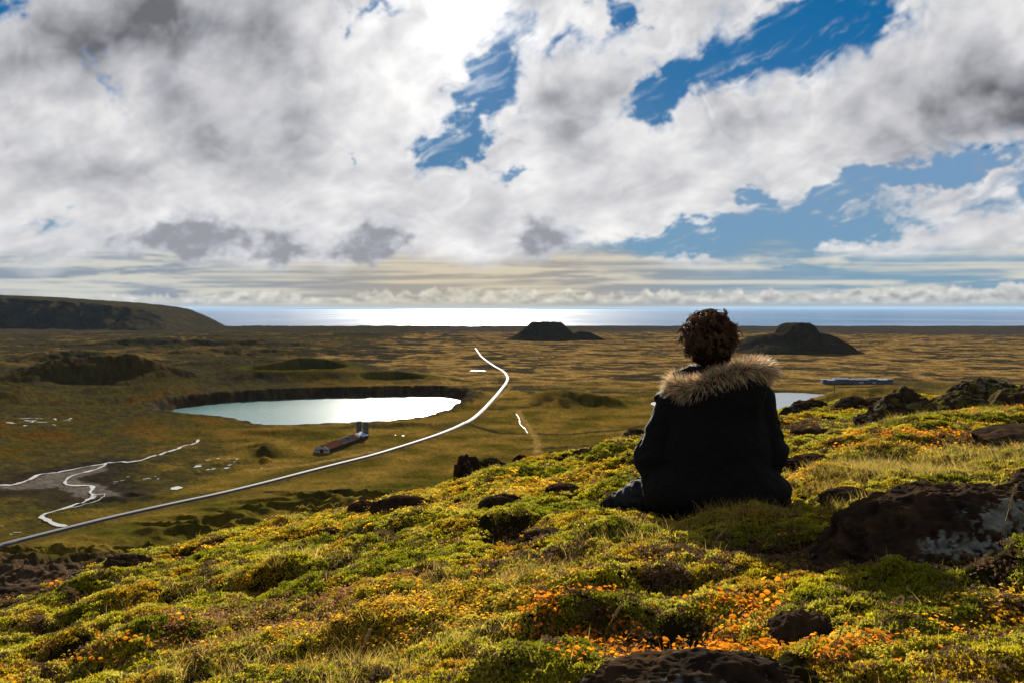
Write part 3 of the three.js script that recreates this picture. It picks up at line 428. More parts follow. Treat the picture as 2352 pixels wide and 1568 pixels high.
function leafPlant(seed, n, R, H, L) {   // rounded leaves on short stalks
  const q = mulberry(seed), pos = [], col = [];
  for (let i = 0; i < n; i++) {
    const a = q() * 6.283, r = R * Math.sqrt(q()), x = Math.cos(a) * r, z = Math.sin(a) * r, y = H * (0.35 + 0.75 * q()), l = L * (0.6 + 0.7 * q()), w = l * 0.36;
    const M = new THREE.Matrix4().makeRotationFromEuler(new THREE.Euler((q() - 0.5) * 1.8 - 0.3, q() * 6.283, (q() - 0.5) * 1.4)), k = 0.65 + 0.7 * q(), hue = q();
    const c = [k * lerp(0.9, 1.1, hue), k * lerp(0.55, 1.25, hue), k];
    const V = [[0, 0, 0], [w * .8, .08 * l, l * .3], [w, .1 * l, l * .6], [w * .45, .03 * l, l * .92], [0, -.06 * l, l], [-w * .45, .03 * l, l * .92], [-w, .1 * l, l * .6], [-w * .8, .08 * l, l * .3]].map((p) => new THREE.Vector3(...p).applyMatrix4(M).add(new THREE.Vector3(x, y, z)));
    const mid = new THREE.Vector3(0, -.03 * l, l * .5).applyMatrix4(M).add(new THREE.Vector3(x, y, z));
    for (let e = 0; e < 8; e++) { for (const p of [mid, V[e], V[(e + 1) % 8]]) { pos.push(p.x, p.y, p.z); col.push(...c); } }
    const s = 0.0012; pos.push(x * .7 - s, -.01, z * .7, x * .7 + s, -.01, z * .7, V[0].x, V[0].y, V[0].z); for (let v = 0; v < 3; v++) col.push(0.3, 0.3, 0.3);
  }
  return geo(pos, null, { color: col });
}
function grassTuft(seed, n, R, H, w) {
  const q = mulberry(seed), pos = [], col = [];
  for (let i = 0; i < n; i++) {
    const a = q() * 6.283, r = R * Math.sqrt(q()), x = Math.cos(a) * r, z = Math.sin(a) * r, h = H * (0.5 + 0.7 * q()), b = q() * 6.283, lean = h * (0.15 + 0.6 * q()), ww = w * (0.6 + 0.7 * q()), t = q() * 3.14, ox = Math.cos(t) * ww / 2, oz = Math.sin(t) * ww / 2, k = 0.6 + 0.8 * q(), c = [k, k * (0.85 + 0.3 * q()), k];
    let prev = null;
    for (let s = 0; s <= 4; s++) { const f = s / 4, cx = x + Math.cos(b) * lean * f * f, cz = z + Math.sin(b) * lean * f * f, cy = h * (f - 0.18 * f * f) - 0.01, m = 1 - f * 0.95, A = [cx - ox * m, cy, cz - oz * m], B = [cx + ox * m, cy, cz + oz * m]; if (prev) { pos.push(...prev[0], ...prev[1], ...A, ...prev[1], ...B, ...A); for (let v = 0; v < 6; v++) col.push(...c); } prev = [A, B]; }
  }
  return geo(pos, null, { color: col });
}
const rq = mulberry(2024);
function scatter(name, geom, mat, n, place, label, category) {
  const M = [], K = [], up = new THREE.Vector3(0, 1, 0), mat4 = new THREE.Matrix4();
  let tries = 0;
  while (M.length < n && tries++ < n * 40) {
    const p = place(rq); if (!p) continue;
    const { x, d, s, c, tiltTo = 0.8, sink = 0 } = p, h0 = browHeight(x, d), nrm = new THREE.Vector3(-(browHeight(x + 0.04, d) - h0) / 0.04, 1, (browHeight(x, d + 0.04) - h0) / 0.04).normalize().lerp(up, 1 - tiltTo).normalize();
    const qn = new THREE.Quaternion().setFromUnitVectors(up, nrm).multiply(new THREE.Quaternion().setFromAxisAngle(up, rq() * 6.283));
    M.push(mat4.clone().compose(new THREE.Vector3(x, h0 - sink, -d), qn, new THREE.Vector3(s, s * (p.tall ?? 1), s))); K.push(c);
  }
  const o = new THREE.InstancedMesh(geom, mat, M.length); M.forEach((m, i) => { o.setMatrixAt(i, m); o.setColorAt(i, rgb(...K[i])); });
  o.name = numbered(name); o.castShadow = o.receiveShadow = true; o.userData = { label, category, kind: 'stuff' }; scene.add(o); return o;
}
const spot = (q, d0 = 1.35, d1 = 11) => { const d = d0 * Math.pow(d1 / d0, q()), u = (q() - 0.5) * 1.75; return [u * Math.max(d, 1.2), d]; };
const MOSS = [[.300, .262, .008], [.38, .335, .045], [.150, .155, .006], [.300, .190, .009], [.075, .075, .008]];
function mossColour(x, d, q) {
  const a = fbm2(x * 1.1 + 7, d * 1.4, 4), b = fbm2(x * 4.5, d * 4.5 + 3, 3), k = 0.8 + 0.4 * q();
  let c = mix3(MOSS[0], MOSS[1], clamp(0.4 + 1.1 * b)); c = mix3(c, MOSS[2], sstep(-0.05, 0.35, a)); c = mix3(c, MOSS[3], sstep(0.1, 0.4, -a + 0.3 * b)); if (q() < 0.1) c = MOSS[4];
  return c.map((v) => v * k);
}
const rockSpots = scene.children.filter((o) => /^(rock|soil_mound)/.test(o.name)).map((o) => { o.geometry.computeBoundingBox(); const b = o.geometry.boundingBox; return [o.position.x, -o.position.z, b.max.x * 0.9, b.max.z * 0.9]; });
const onRock = (x, d) => rockSpots.some(([a, b, rx, rz]) => ((x - a) / rx) ** 2 + ((d - b) / rz) ** 2 < 0.85) || ((x - .92) / .27) ** 2 + ((d - 3.48) / .2) ** 2 < 1;
const mossAt = (lo, hi) => (q) => { const [x, d] = spot(q); if (onRock(x, d)) return null; const s = soilShare(x, d); if (q() < s * 0.92 - 0.02) return null; if (crevice(x, d) > 0.50 + 0.25 * q()) return null; const sc = (0.42 + 0.075 * d) * lerp(lo, hi, q()); return { x, d, s: sc, c: mossColour(x, d, q), sink: 0.004 }; };
for (let k = 0; k < 3; k++) scatter('moss', mossPatch(50 + k, 38, 0.042, 0.024), leafMat(rgb(1, 1, 1), 0.38), 46000, mossAt(0.7, 1.25), 'yellow-green woolly moss carpet covering the slope', 'moss').userData.group = 'moss carpet';
// brown dead shoots on the bare spots
scatter('heather', mossPatch(60, 30, 0.045, 0.022), leafMat(rgb(1, 1, 1), 0.25), 9000, (q) => { const [x, d] = spot(q, 1.35, 9); if (onRock(x, d)) return null; if (q() > soilShare(x, d) * 1.1 + 0.05) return null; const k = 0.7 + 0.6 * q(); return { x, d, s: 0.6 + 0.1 * d, c: [.095 * k, .058 * k, .026 * k] }; }, 'brown withered heather and litter on the bare patches', 'heather');
// dwarf shrubs in autumn leaf: x, d, spread across, spread along, share, colour
const LEAFY = [[.20, 2.0, .14, .04, .7, 0], [.45, 1.86, .22, .04, 1.0, 0], [.33, 1.76, .16, .035, 1.1, 0], [.12, 2.1, .12, .04, .5, 0], [.60, 2.02, .1, .08, .8, 0], [.74, 1.62, .08, .05, .3, 0], [.55, 1.74, .12, .04, .8, 0], [-2.6, 4.52, .3, .08, .7, 0], [-2.2, 4.3, .3, .12, .25, 0], [-1.1, 2.85, .25, .18, .9, 2], [-.75, 2.7, .3, .2, .9, 2], [-.45, 2.5, .3, .15, .8, 1], [-.2, 2.3, .3, .15, .8, 1], [1.5, 3.85, .14, .1, .9, 1], [2.5, 4.75, .35, .14, .9, 0], [2.7, 5.1, .3, .1, .7, 0], [2.35, 4.35, .3, .15, .6, 1], [-.9, 5.4, .8, .3, .8, 1], [-.3, 4.9, .8, .4, .8, 1], [.5, 5.0, .6, .3, .7, 1], [-1.6, 5.0, .8, .3, .6, 1], [.9, 1.6, .2, .1, .15, 0], [1.15, 1.72, .25, .1, .6, 1], [1.5, 1.75, .25, .1, .15, 0], [4.3, 6.6, .4, .15, .7, 0], [1.3, 6.6, .4, .2, .7, 1], [0, 2.6, .5, .2, .4, 1], [-1.4, 2.6, .3, .15, .4, 0]];
const LEAFC = [[.46, .165, .008], [.42, .25, .012], [.20, .10, .035]];
const leafSpot = (kind) => (q) => { const L = LEAFY[Math.floor(q() * LEAFY.length)]; if (L[5] !== kind || q() > L[4] * 0.7) return null; const g = () => q() + q() + q() - 1.5, x = L[0] + g() * L[2] * 1.2, d = L[1] + g() * L[3] * 1.2; if (d < 1.2 || onRock(x, d)) return null; const k = 0.7 + 0.6 * q(); return { x, d, s: (0.75 + 0.08 * d) * (0.7 + 0.6 * q()), c: LEAFC[kind].map((v) => v * k), tiltTo: 0.5 }; };
scatter('dwarf_willow', leafPlant(70, 9, 0.032, 0.03, 0.0125), leafMat(rgb(1, 1, 1), 0.5), 480, leafSpot(0), 'orange autumn leaves of dwarf willow low in the moss', 'shrub');
scatter('bilberry', leafPlant(71, 14, 0.03, 0.024, 0.0105), leafMat(rgb(1, 1, 1), 0.5), 1800, leafSpot(1), 'small yellow bilberry leaves dotted over the slope', 'shrub');
scatter('crowberry', leafPlant(72, 16, 0.032, 0.03, 0.010), leafMat(rgb(1, 1, 1), 0.35), 240, leafSpot(2), 'reddish brown withered shrubs at the lower left', 'shrub');
scatter('yellow_leaves', leafPlant(73, 5, 0.03, 0.02, 0.012), leafMat(rgb(1, 1, 1), 0.5), 1500, (q) => { const [x, d] = spot(q, 1.35, 9); if (onRock(x, d) || fbm2(x * 1.2 + 60, d * 1.2, 3) < 0.05) return null; const k = 0.7 + 0.5 * q(); return { x, d, s: 0.8 + 0.06 * d, c: mix3(LEAFC[0], LEAFC[1], q()).map((v) => v * k), tiltTo: 0.5 }; }, 'single yellow and orange leaves scattered through the moss', 'leaves');
// dry grass
const GRASSY = [[2.3, 4.0, .8, .35, 1.2], [2.1, 3.8, .6, .25, 1.2], [2.6, 3.9, .5, .3, 1.2], [1.75, 3.6, .3, .15, 1], [2.9, 4.2, .6, .4, .8], [1.8, 3.9, .4, .3, .8], [-.55, 2.3, .3, .2, .35], [-.9, 2.45, .3, .2, .25], [-.3, 2.0, .25, .15, .3], [.05, 2.75, .3, .12, .5], [.9, 3.05, .45, .12, .8], [-.23, 5.75, .06, .05, .3], [1.3, 6.9, .4, .2, .6], [3.4, 6.2, .6, .2, .5], [-1.1, 5.6, .6, .3, .4], [-.2, 4.6, .5, .2, .4], [2.9, 3.4, .4, .3, .6], [-1.2, 3.7, .4, .2, .4], [4.4, 6.7, .7, .2, .6]];
scatter('grass', grassTuft(80, 16, 0.035, 0.075, 0.0026), leafMat(rgb(1, 1, 1), 0.5), 2600, (q) => { const L = GRASSY[Math.floor(q() * GRASSY.length)]; if (q() > L[4]) return null; const g = () => q() + q() + q() - 1.5, x = L[0] + g() * L[2] * 1.3, d = L[1] + g() * L[3] * 1.3; if (d < 1.3 || onRock(x, d)) return null; const k = 0.7 + 0.6 * q(); return { x, d, s: 0.6 + 0.7 * q(), c: mix3([.30, .20, .055], [.19, .15, .02], q()).map((v) => v * k), tiltTo: 0.25 }; }, 'dry straw-coloured grass between the moss cushions', 'grass');
scatter('grass', grassTuft(81, 5, 0.02, 0.06, 0.0020), leafMat(rgb(1, 1, 1), 0.5), 900, (q) => { const [x, d] = spot(q, 1.35, 9.5); if (onRock(x, d)) return null; const k = 0.6 + 0.6 * q(); return { x, d, s: 0.6 + 0.8 * q(), c: mix3([.24, .17, .05], [.13, .13, .02], q()).map((v) => v * k), tiltTo: 0.25 }; }, 'single thin grass blades sticking out of the moss', 'grass');
// tall seed heads that stand out singly
const strawMat = leafMat(rgb(1, 1, 1), 0.35);
function seedStem(x, d, h, bend, label) {
  const t = thing('grass_stem', label, 'grass', [x, browHeight(x, d) - 0.01, -d], 0, undefined), pts = []; for (let i = 0; i <= 8; i++) { const f = i / 8; pts.push(new THREE.Vector3(bend * f * f, h * (f - 0.06 * f * f), 0.02 * Math.sin(f * 3))); }
  const c = new THREE.CatmullRomCurve3(pts), paint = (g, r, gg, b) => { const n = g.attributes.position.count, a = new Float32Array(n * 3); for (let i = 0; i < n; i++) a.set([r, gg, b], i * 3); g.setAttribute('color', new THREE.BufferAttribute(a, 3)); return g; };
  mesh('stalk', paint(new THREE.TubeGeometry(c, 16, 0.0011, 5), .26, .19, .07), strawMat, t);
  const q = mulberry(Math.round(x * 100 + d * 10)), gs = [];
  for (let i = 0; i < 26; i++) { const f = 0.72 + 0.28 * i / 26, p = c.getPoint(f), g = new THREE.SphereGeometry(1, 5, 4); g.scale(0.0016, 0.006, 0.0016); g.rotateZ((q() - 0.5) * 1.2 - bend); g.translate(p.x + (q() - 0.5) * 0.006, p.y, p.z + (q() - 0.5) * 0.006); gs.push(g); }
  mesh('seed_head', paint(mergeGeometries(gs), .30, .21, .10), strawMat, t);
}
seedStem(1.40, 2.22, .24, .06, 'tall seeded grass stem in front of the large boulder');
seedStem(.70, 2.72, .10, .06, 'bent straw stem in the shadow edge below the person');
seedStem(1.26, 3.3, .13, .03, 'thin stem against the lower right side of the parka');
seedStem(2.83, 4.62, .18, .05, 'tall seed head above the brown bank, rightmost of the pair at the right');
seedStem(2.70, 4.6, .15, .05, 'tall seed head above the brown bank, left one of the pair at the right');
seedStem(2.40, 4.3, .15, .06, 'leaning seed stem at the left of the dry grass on the right');
seedStem(2.46, 4.25, .12, .04, 'short seed stem in the middle of the dry grass on the right');
seedStem(-.42, 2.12, .12, .03, 'upright straw stem in the grassy patch at the lower left of centre');
seedStem(.24, 2.02, .11, .05, 'thin straw stem among the orange leaves near the bottom centre');

// ---------------------------------------------------------------- the person, sitting with the back to the viewer
function sdfMesh(f, cx, cy, cz, half, res) {   // meshes the surface f = 0 inside a cube
  const mc = new MarchingCubes(res, new THREE.MeshStandardMaterial(), false, false, 260000), h = res / 2; mc.isolation = 0;
  for (let k = 0; k < res; k++) for (let j = 0; j < res; j++) for (let i = 0; i < res; i++) mc.field[(k * res + j) * res + i] = -f(cx + ((i - h) / h) * half, cy + ((j - h) / h) * half, cz + ((k - h) / h) * half);
  mc.update();
  const n = mc.count ?? mc.geometry.drawRange.count, p = new Float32Array(n * 3);
  for (let i = 0; i < n; i++) { p[i * 3] = cx + mc.positionArray[i * 3] * half; p[i * 3 + 1] = cy + mc.positionArray[i * 3 + 1] * half; p[i * 3 + 2] = cz + mc.positionArray[i * 3 + 2] * half; }
  let g = new THREE.BufferGeometry(); g.setAttribute('position', new THREE.BufferAttribute(p, 3)); g = mergeVertices(g, half * 1e-4); g.computeVertexNormals();
  // make the faces look outwards
  const P = g.attributes.position, N = g.attributes.normal; let s = 0; for (let i = 0; i < P.count; i += 37) { const e = half * 0.02, x = P.getX(i), y = P.getY(i), z = P.getZ(i); s += Math.sign(f(x + N.getX(i) * e, y + N.getY(i) * e, z + N.getZ(i) * e) - f(x - N.getX(i) * e, y - N.getY(i) * e, z - N.getZ(i) * e)); }
  if (s < 0) { const I = g.index.array; for (let i = 0; i < I.length; i += 3) { const t = I[i]; I[i] = I[i + 1]; I[i + 1] = t; } g.computeVertexNormals(); }
  return g;
}
const ell = (x, y, z, c, r) => { const a = (x - c[0]) / r[0], b = (y - c[1]) / r[1], e = (z - c[2]) / r[2], k = Math.sqrt(a * a + b * b + e * e); return k < 1e-6 ? -Math.min(...r) : (k - 1) * k / Math.sqrt((a / r[0]) ** 2 + (b / r[1]) ** 2 + (e / r[2]) ** 2); };
const cap = (x, y, z, A, B, ra, rb) => { const bx = B[0] - A[0], by = B[1] - A[1], bz = B[2] - A[2], t = clamp(((x - A[0]) * bx + (y - A[1]) * by + (z - A[2]) * bz) / (bx * bx + by * by + bz * bz)); return Math.hypot(x - A[0] - bx * t, y - A[1] - by * t, z - A[2] - bz * t) - lerp(ra, rb, t); };
const smin = (a, b, k) => { const h = Math.max(k - Math.abs(a - b), 0) / k; return Math.min(a, b) - h * h * k * 0.25; };
const all = (k, ...v) => v.reduce((a, b) => smin(a, b, k));
{
  const PX = .922, PD = 3.5, person = thing('person', 'person in a black parka with fur-trimmed hood sitting on the moss, seen from behind', 'person', [PX, -.935, -PD]);
  // body: head with face, neck, hands (trunk and limbs run on under the clothes)
  const HC = [-.014, .795, -.035];
  const headF = (x, y, z) => {
    let d = ell(x, y, z, HC, [.077, .112, .098]);
    d = smin(d, ell(x, y, z, [HC[0], .735, -.085], [.058, .062, .05]), .05);            // jaw
    d = smin(d, cap(x, y, z, [HC[0], .80, -.128], [HC[0], .765, -.148], .010, .015), .015); // nose
    d = smin(d, cap(x, y, z, [HC[0] - .03, .728, -.118], [HC[0] + .03, .728, -.118], .007, .007), .01); // lips
    d = smin(d, cap(x, y, z, [HC[0] - .042, .822, -.116], [HC[0] + .042, .822, -.116], .008, .008), .02); // brow
    for (const s of [-1, 1]) { d = Math.max(d, -ell(x, y, z, [HC[0] + s * .032, .803, -.134], [.014, .009, .012])); d = smin(d, ell(x, y, z, [HC[0] + s * .032, .803, -.120], [.011, .010, .010]), .004); d = smin(d, ell(x, y, z, [HC[0] + s * .080, .785, -.03], [.010, .030, .018]), .01); }
    d = smin(d, cap(x, y, z, [HC[0], .73, -.02], [HC[0], .56, .0], .056, .062), .04);
    return d;
  };
  const handF = (s) => (x, y, z) => {
    const W = [s * .10, .17, -.31], K = [s * .035, .155, -.365];
    let d = cap(x, y, z, W, [lerp(W[0], K[0], .5), .162, -.34], .026, .03); d = smin(d, ell(x, y, z, K, [.034, .022, .036]), .02);
    for (let i = 0; i < 4; i++) { const o = i * .017 - .026, L = [.030, .036, .034, .026][i], a = [K[0] - s * .026, K[1] + o, K[2] - .012], b = [a[0] - s * L, a[1] + .002, a[2] + .002], c = [b[0] - s * L * .45, b[1] - .004, b[2] + .022]; d = smin(d, cap(x, y, z, a, b, .0092, .0085), .004); d = smin(d, cap(x, y, z, b, c, .0085, .007), .004); }
    d = smin(d, cap(x, y, z, [K[0] + s * .01, K[1] + .03, K[2] + .01], [K[0] - s * .02, K[1] + .05, K[2] - .01], .0105, .009), .008);
    return d;
  };
  const trunkF = (x, y, z) => all(.05, ell(x, y, z, [0, .12, -.02], [.17, .12, .13]), ell(x, y, z, [0, .36, -.02], [.16, .2, .11]), cap(x, y, z, [-.15, .5, -.02], [.15, .5, -.02], .06, .06), cap(x, y, z, [-.18, .5, -.02], [-.25, .25, -.05], .05, .042), cap(x, y, z, [-.25, .25, -.05], [-.11, .17, -.30], .04, .028), cap(x, y, z, [.18, .5, -.02], [.25, .25, -.04], .05, .042), cap(x, y, z, [.25, .25, -.04], [.11, .17, -.30], .04, .028), cap(x, y, z, [0, .5, 0], [HC[0], .62, 0], .06, .055));
  const skin = phys({ color: rgb(.42, .24, .16), roughness: .55, sheen: .2 });
  mesh('body', mergeGeometries([sdfMesh(headF, 0, .75, -.04, .24, 90), sdfMesh(handF(-1), -.06, .16, -.34, .10, 66), sdfMesh(handF(1), .06, .16, -.34, .10, 66), sdfMesh(trunkF, 0, .34, -.1, .42, 56)]), skin, person);
  // parka
  const armL = [[-.175, .505, .0], [-.262, .245, -.04], [-.13, .165, -.27]], armR = [[.195, .525, .0], [.252, .275, -.02], [.13, .165, -.27]];
  const parkaF = (x, y, z) => {
    const torso = all(.10, ell(x, y, z, [0.005, .11, .0], [.295, .15, .205]), ell(x, y, z, [0, .31, .01], [.245, .24, .175]), ell(x, y, z, [0, .485, .0], [.215, .115, .145]), ell(x, y, z, [-.01, .575, .0], [.13, .085, .115]));
    const arms = Math.min(all(.05, cap(x, y, z, armL[0], armL[1], .082, .086), cap(x, y, z, armL[1], armL[2], .082, .058)), all(.05, cap(x, y, z, armR[0], armR[1], .082, .076), cap(x, y, z, armR[1], armR[2], .08, .058)));
    const skirt = all(.06, ell(x, y, z, [.20, .105, .0], [.145, .105, .17]), ell(x, y, z, [-.19, .115, -.02], [.135, .115, .16]));
    let d = smin(smin(torso, arms, .012), skirt, .05);
    d = smin(d, all(.03, ell(x, y, z, [.035, .555, .105], [.165, .115, .075]), ell(x, y, z, [.09, .60, .07], [.13, .075, .085])), .035);   // hood hanging on the back
    d = smin(d, cap(x, y, z, [-.205, .555, -.06], [-.252, .525, -.02], .022, .016), .012);    // collar flap at the left
    d = smin(d, cap(x, y, z, [-.16, .625, -.05], [-.075, .655, -.03], .024, .022), .02);
    const fold = 0.004 * n3(x * 8, y * 9, z * 8) + 0.004 * Math.sin(y * 55 + 6 * n3(x * 5, y * 4, z * 5)) * sstep(.14, .28, Math.abs(x)) * sstep(.1, .2, y) * sstep(.5, .35, y) + 0.003 * fbm3(x * 30, y * 30, z * 30, 2);
    d += fold;
    // open at the bottom hem and neck: cut away below the ground line and inside the collar
    d = smin(d, Math.max(Math.abs(cap(x, y, z, [HC[0], .58, -.01], [HC[0], .69, -.025], .082, .078)) - .012, y - .675), .015);
    return Math.max(d, -.03 - y);
  };
  const parka = mesh('parka', sdfMesh(parkaF, 0, .32, -.03, .42, 128), phys({ color: rgb(.0045, .0045, .005), roughness: .9, specularIntensity: .2 }), person);
  // trousers and shoes
  const jeansF = (x, y, z) => { const d = all(.05, cap(x, y, z, [-.10, .05, -.02], [-.30, .045, -.18], .09, .066), cap(x, y, z, [-.30, .045, -.18], [-.40, -.02, -.30], .062, .040), cap(x, y, z, [.10, .09, -.02], [.30, .115, -.27], .092, .076), cap(x, y, z, [.30, .115, -.27], [.10, .05, -.46], .07, .05)); return d + 0.006 * Math.sin((x * 0.8 + y * 0.45) * 120 + 5 * n3(x * 8, y * 8, z * 8)) * sstep(-.20, -.30, x) + 0.003 * fbm3(x * 26, y * 26, z * 26, 2); };
  mesh('jeans', sdfMesh(jeansF, -.06, .1, -.22, .42, 110), phys({ color: rgb(.011, .0125, .016), roughness: .9, specularIntensity: .2 }), person);
  for (const [a, b, c] of [[[-.41, -.01, -.31], [-.455, -.03, -.27], .032], [[.09, .035, -.47], [-.02, .02, -.50], .04]]) mesh('shoe', sdfMesh((x, y, z) => Math.max(all(.03, cap(x, y, z, a, b, c, c * .8), ell(x, y, z, [(a[0] + b[0]) / 2, Math.min(a[1], b[1]) - .008, (a[2] + b[2]) / 2], [.05, .022, .055])), -.05 - y), (a[0] + b[0]) / 2, a[1], (a[2] + b[2]) / 2, .12, 44), matt({ color: rgb(.012, .011, .010) }), person);
  // fur on the rim of the hood
  const q = mulberry(99), strands = (list, mat, name, parent) => {   // list: {p: points, w: width, c: colour}
    const pos = [], col = [], idx = [];
    for (const { p, w, c } of list) {
      const t = new THREE.Vector3(q() - .5, q() - .5, q() - .5).normalize();
      for (let i = 0; i < p.length; i++) { const dir = (p[Math.min(i + 1, p.length - 1)]).clone().sub(p[Math.max(i - 1, 0)]), side = dir.cross(t).normalize(), f = i / (p.length - 1), m = w * (1 - f * f * .9); pos.push(p[i].x - side.x * m, p[i].y - side.y * m, p[i].z - side.z * m, p[i].x + side.x * m, p[i].y + side.y * m, p[i].z + side.z * m); col.push(...c, ...c); if (i) { const b = pos.length / 3 - 4; idx.push(b, b + 1, b + 2, b + 1, b + 3, b + 2); } }
    }
    return mesh(name, geo(pos, idx, { color: col }), mat, parent);
  };
  const V = (x, y, z) => new THREE.Vector3(x, y, z);
  const rim = new THREE.CatmullRomCurve3([V(-.175, .585, -.02), V(-.172, .575, .05), V(-.105, .585, .112), V(-.02, .62, .135), V(.085, .652, .130), V(.165, .662, .10), V(.222, .648, .04), V(.225, .652, -.04), V(.15, .64, -.11), V(.0, .60, -.15), V(-.12, .585, -.10)], true);
  const furBase = mesh('fur_trim', new THREE.TubeGeometry(rim, 120, .030, 12, true), matt({ color: rgb(.06, .042, .027) }), person);
  const fur = [];
  for (let i = 0; i < 14000; i++) {
    const t = q(), c = rim.getPointAt(t), tan = rim.getTangentAt(t), out = V(c.x - .02, 0, c.z + .0).normalize(), a = q() * 6.283, u = V(0, 1, 0).cross(tan).normalize(), w = tan.clone().cross(u).normalize();
    const dir = u.clone().multiplyScalar(Math.cos(a)).addScaledVector(w, Math.sin(a)), root = c.clone().addScaledVector(dir, .027), len = .026 + .034 * q();
    const g = V(out.x * .5, -.75, out.z * .5), clump = V(n3(t * 60, 1, a), n3(t * 60, 5, a), n3(t * 60, 9, a)).multiplyScalar(.7), p = [root];
    let v = dir.clone().multiplyScalar(1.1).add(clump).add(V(q() - .5, q() - .5, q() - .5).multiplyScalar(.6)).normalize();
    for (let s = 0; s < 4; s++) { v.addScaledVector(g, .20).normalize(); p.push(p[s].clone().addScaledVector(v, len / 4)); }
    const k = q(), c3 = k < .45 ? [.56, .42, .24] : k < .66 ? [.30, .20, .11] : k < .94 ? [.74, .60, .40] : [.05, .035, .022];
    fur.push({ p, w: .0008 + .0006 * q(), c: c3.map((x) => x * (.75 + .5 * q())) });
  }
  strands(fur, phys({ color: rgb(1, 1, 1), vertexColors: true, roughness: .6, specularIntensity: .3, transmission: .45, thickness: 0, side: THREE.DoubleSide }), 'fur', furBase);
  // curly hair
  const cap3 = sdfMesh((x, y, z) => Math.max(Math.min(ell(x, y, z, [HC[0], .815, -.022], [.104, .108, .110]), ell(x, y, z, [HC[0], .735, .01], [.085, .075, .075])) + .012 * n3(x * 30, y * 30, z * 30), -ell(x, y, z, [HC[0], .765, -.15], [.07, .085, .075])), HC[0], .81, -.03, .15, 60);
  const hair = mesh('hair', cap3, matt({ color: rgb(.010, .0055, .003) }), person);
  const curls = [];
  for (let i = 0; i < 330; i++) {   // ringlets: bundles of strands that share one curl
    const el = Math.asin(lerp(-1, 1, (i + q()) / 330)), az = i * 2.39996 + q() * .5, n = V(Math.cos(el) * Math.cos(az), Math.sin(el), Math.cos(el) * Math.sin(az));
    if (n.z < -.45 && n.y < .35) continue;    // the face stays free
    const loc = n3(n.x * 2.2 + 4, n.y * 2.2, n.z * 2.2), root = V(HC[0] + n.x * .092, (n.y < -.3 ? .795 : .812) + n.y * .092, -.022 + n.z * .098), len = (.065 + .05 * q()) * (1 + .4 * loc) * (n.y < -.2 ? .75 : 1), R = .0075 + .0085 * q(), turns = 1.1 + 1.2 * q(), ph = q() * 6.283, kl = .5 + 1.0 * q();
    const u = V(q() - .5, q() - .5, q() - .5).cross(n).normalize(), w = n.clone().cross(u), c = root.clone(), v = n.clone().multiplyScalar(.75).addScaledVector(u, .8).normalize(), path = [], st = 18;
    for (let s = 0; s <= st; s++) { const f = s / st, a = ph + f * turns * 6.283, r = R * Math.min(1, f * 2.5) * (1 - .35 * f); path.push(c.clone().addScaledVector(u, Math.cos(a) * r).addScaledVector(w, Math.sin(a) * r)); v.addScaledVector(V(0, -1, 0), .11).normalize(); c.addScaledVector(v, len / st * .6); }
    for (let j = 0; j < 24; j++) { const o = V(q() - .5, q() - .5, q() - .5).multiplyScalar(.013 + (q() < .18 ? .03 : 0)), sh = q() * .25, k = kl * (.6 + .8 * q()); curls.push({ p: path.map((p, s) => p.clone().addScaledVector(o, .35 + .65 * Math.sin(Math.PI * Math.min(1, s / st + sh)))), w: .0008 + .0009 * q(), c: [.095 * k, .050 * k, .024 * k] }); }
  }
  strands(curls, phys({ color: rgb(1, 1, 1), vertexColors: true, roughness: .6, specularIntensity: .15, transmission: .3, thickness: 0, side: THREE.DoubleSide }), 'curls', hair);
}

// ---------------------------------------------------------------- the ruined barn and its silos
const box = (w, h, l, x, y, z) => { const g = new THREE.BoxGeometry(w, h, l); g.translate(x, y, z); return g; };
const blotch = (r, g, b, s, f = 6, o = {}) => phys({ specularIntensity: .15, color: rgb(1, 1, 1), roughness: 1, map: noiseTexture(256, (x, y) => { const v = tile(f, x, y, 5), w = tile(f * 4, x + .3, y, 3), to = (c) => Math.pow(clamp(c * (1 + s * v + s * .5 * w)), 1 / 2.2); return [to(r), to(g), to(b)]; }, 1 / 8, true), ...o });
const planUV = (g) => { const p = g.attributes.position, n = g.attributes.normal, uv = new Float32Array(p.count * 2); for (let i = 0; i < p.count; i++) { const ax = Math.abs(n.getX(i)), ay = Math.abs(n.getY(i)), az = Math.abs(n.getZ(i)); uv[i * 2] = ax > az && ax > ay ? p.getZ(i) : p.getX(i); uv[i * 2 + 1] = ay > ax && ay > az ? p.getZ(i) : p.getY(i); } g.setAttribute('uv', new THREE.BufferAttribute(uv, 2)); return g; };
const M = { rust: blotch(.040, .014, .009, .9, 6, { specularIntensity: 0 }), plaster: blotch(.26, .26, .25, .5), concrete: blotch(.085, .085, .08, .5), brown: blotch(.035, .022, .016, .7, 6, { specularIntensity: 0 }), white: blotch(.22, .24, .28, .2), blue: blotch(.20, .27, .36, .3), dark: std({ color: rgb(.012, .011, .010) }), red: blotch(.04, .011, .009, .5), glass: phys({ color: rgb(.02, .025, .03), roughness: .12 }), grey: blotch(.13, .14, .16, .3), slate: blotch(.07, .085, .10, .3) };
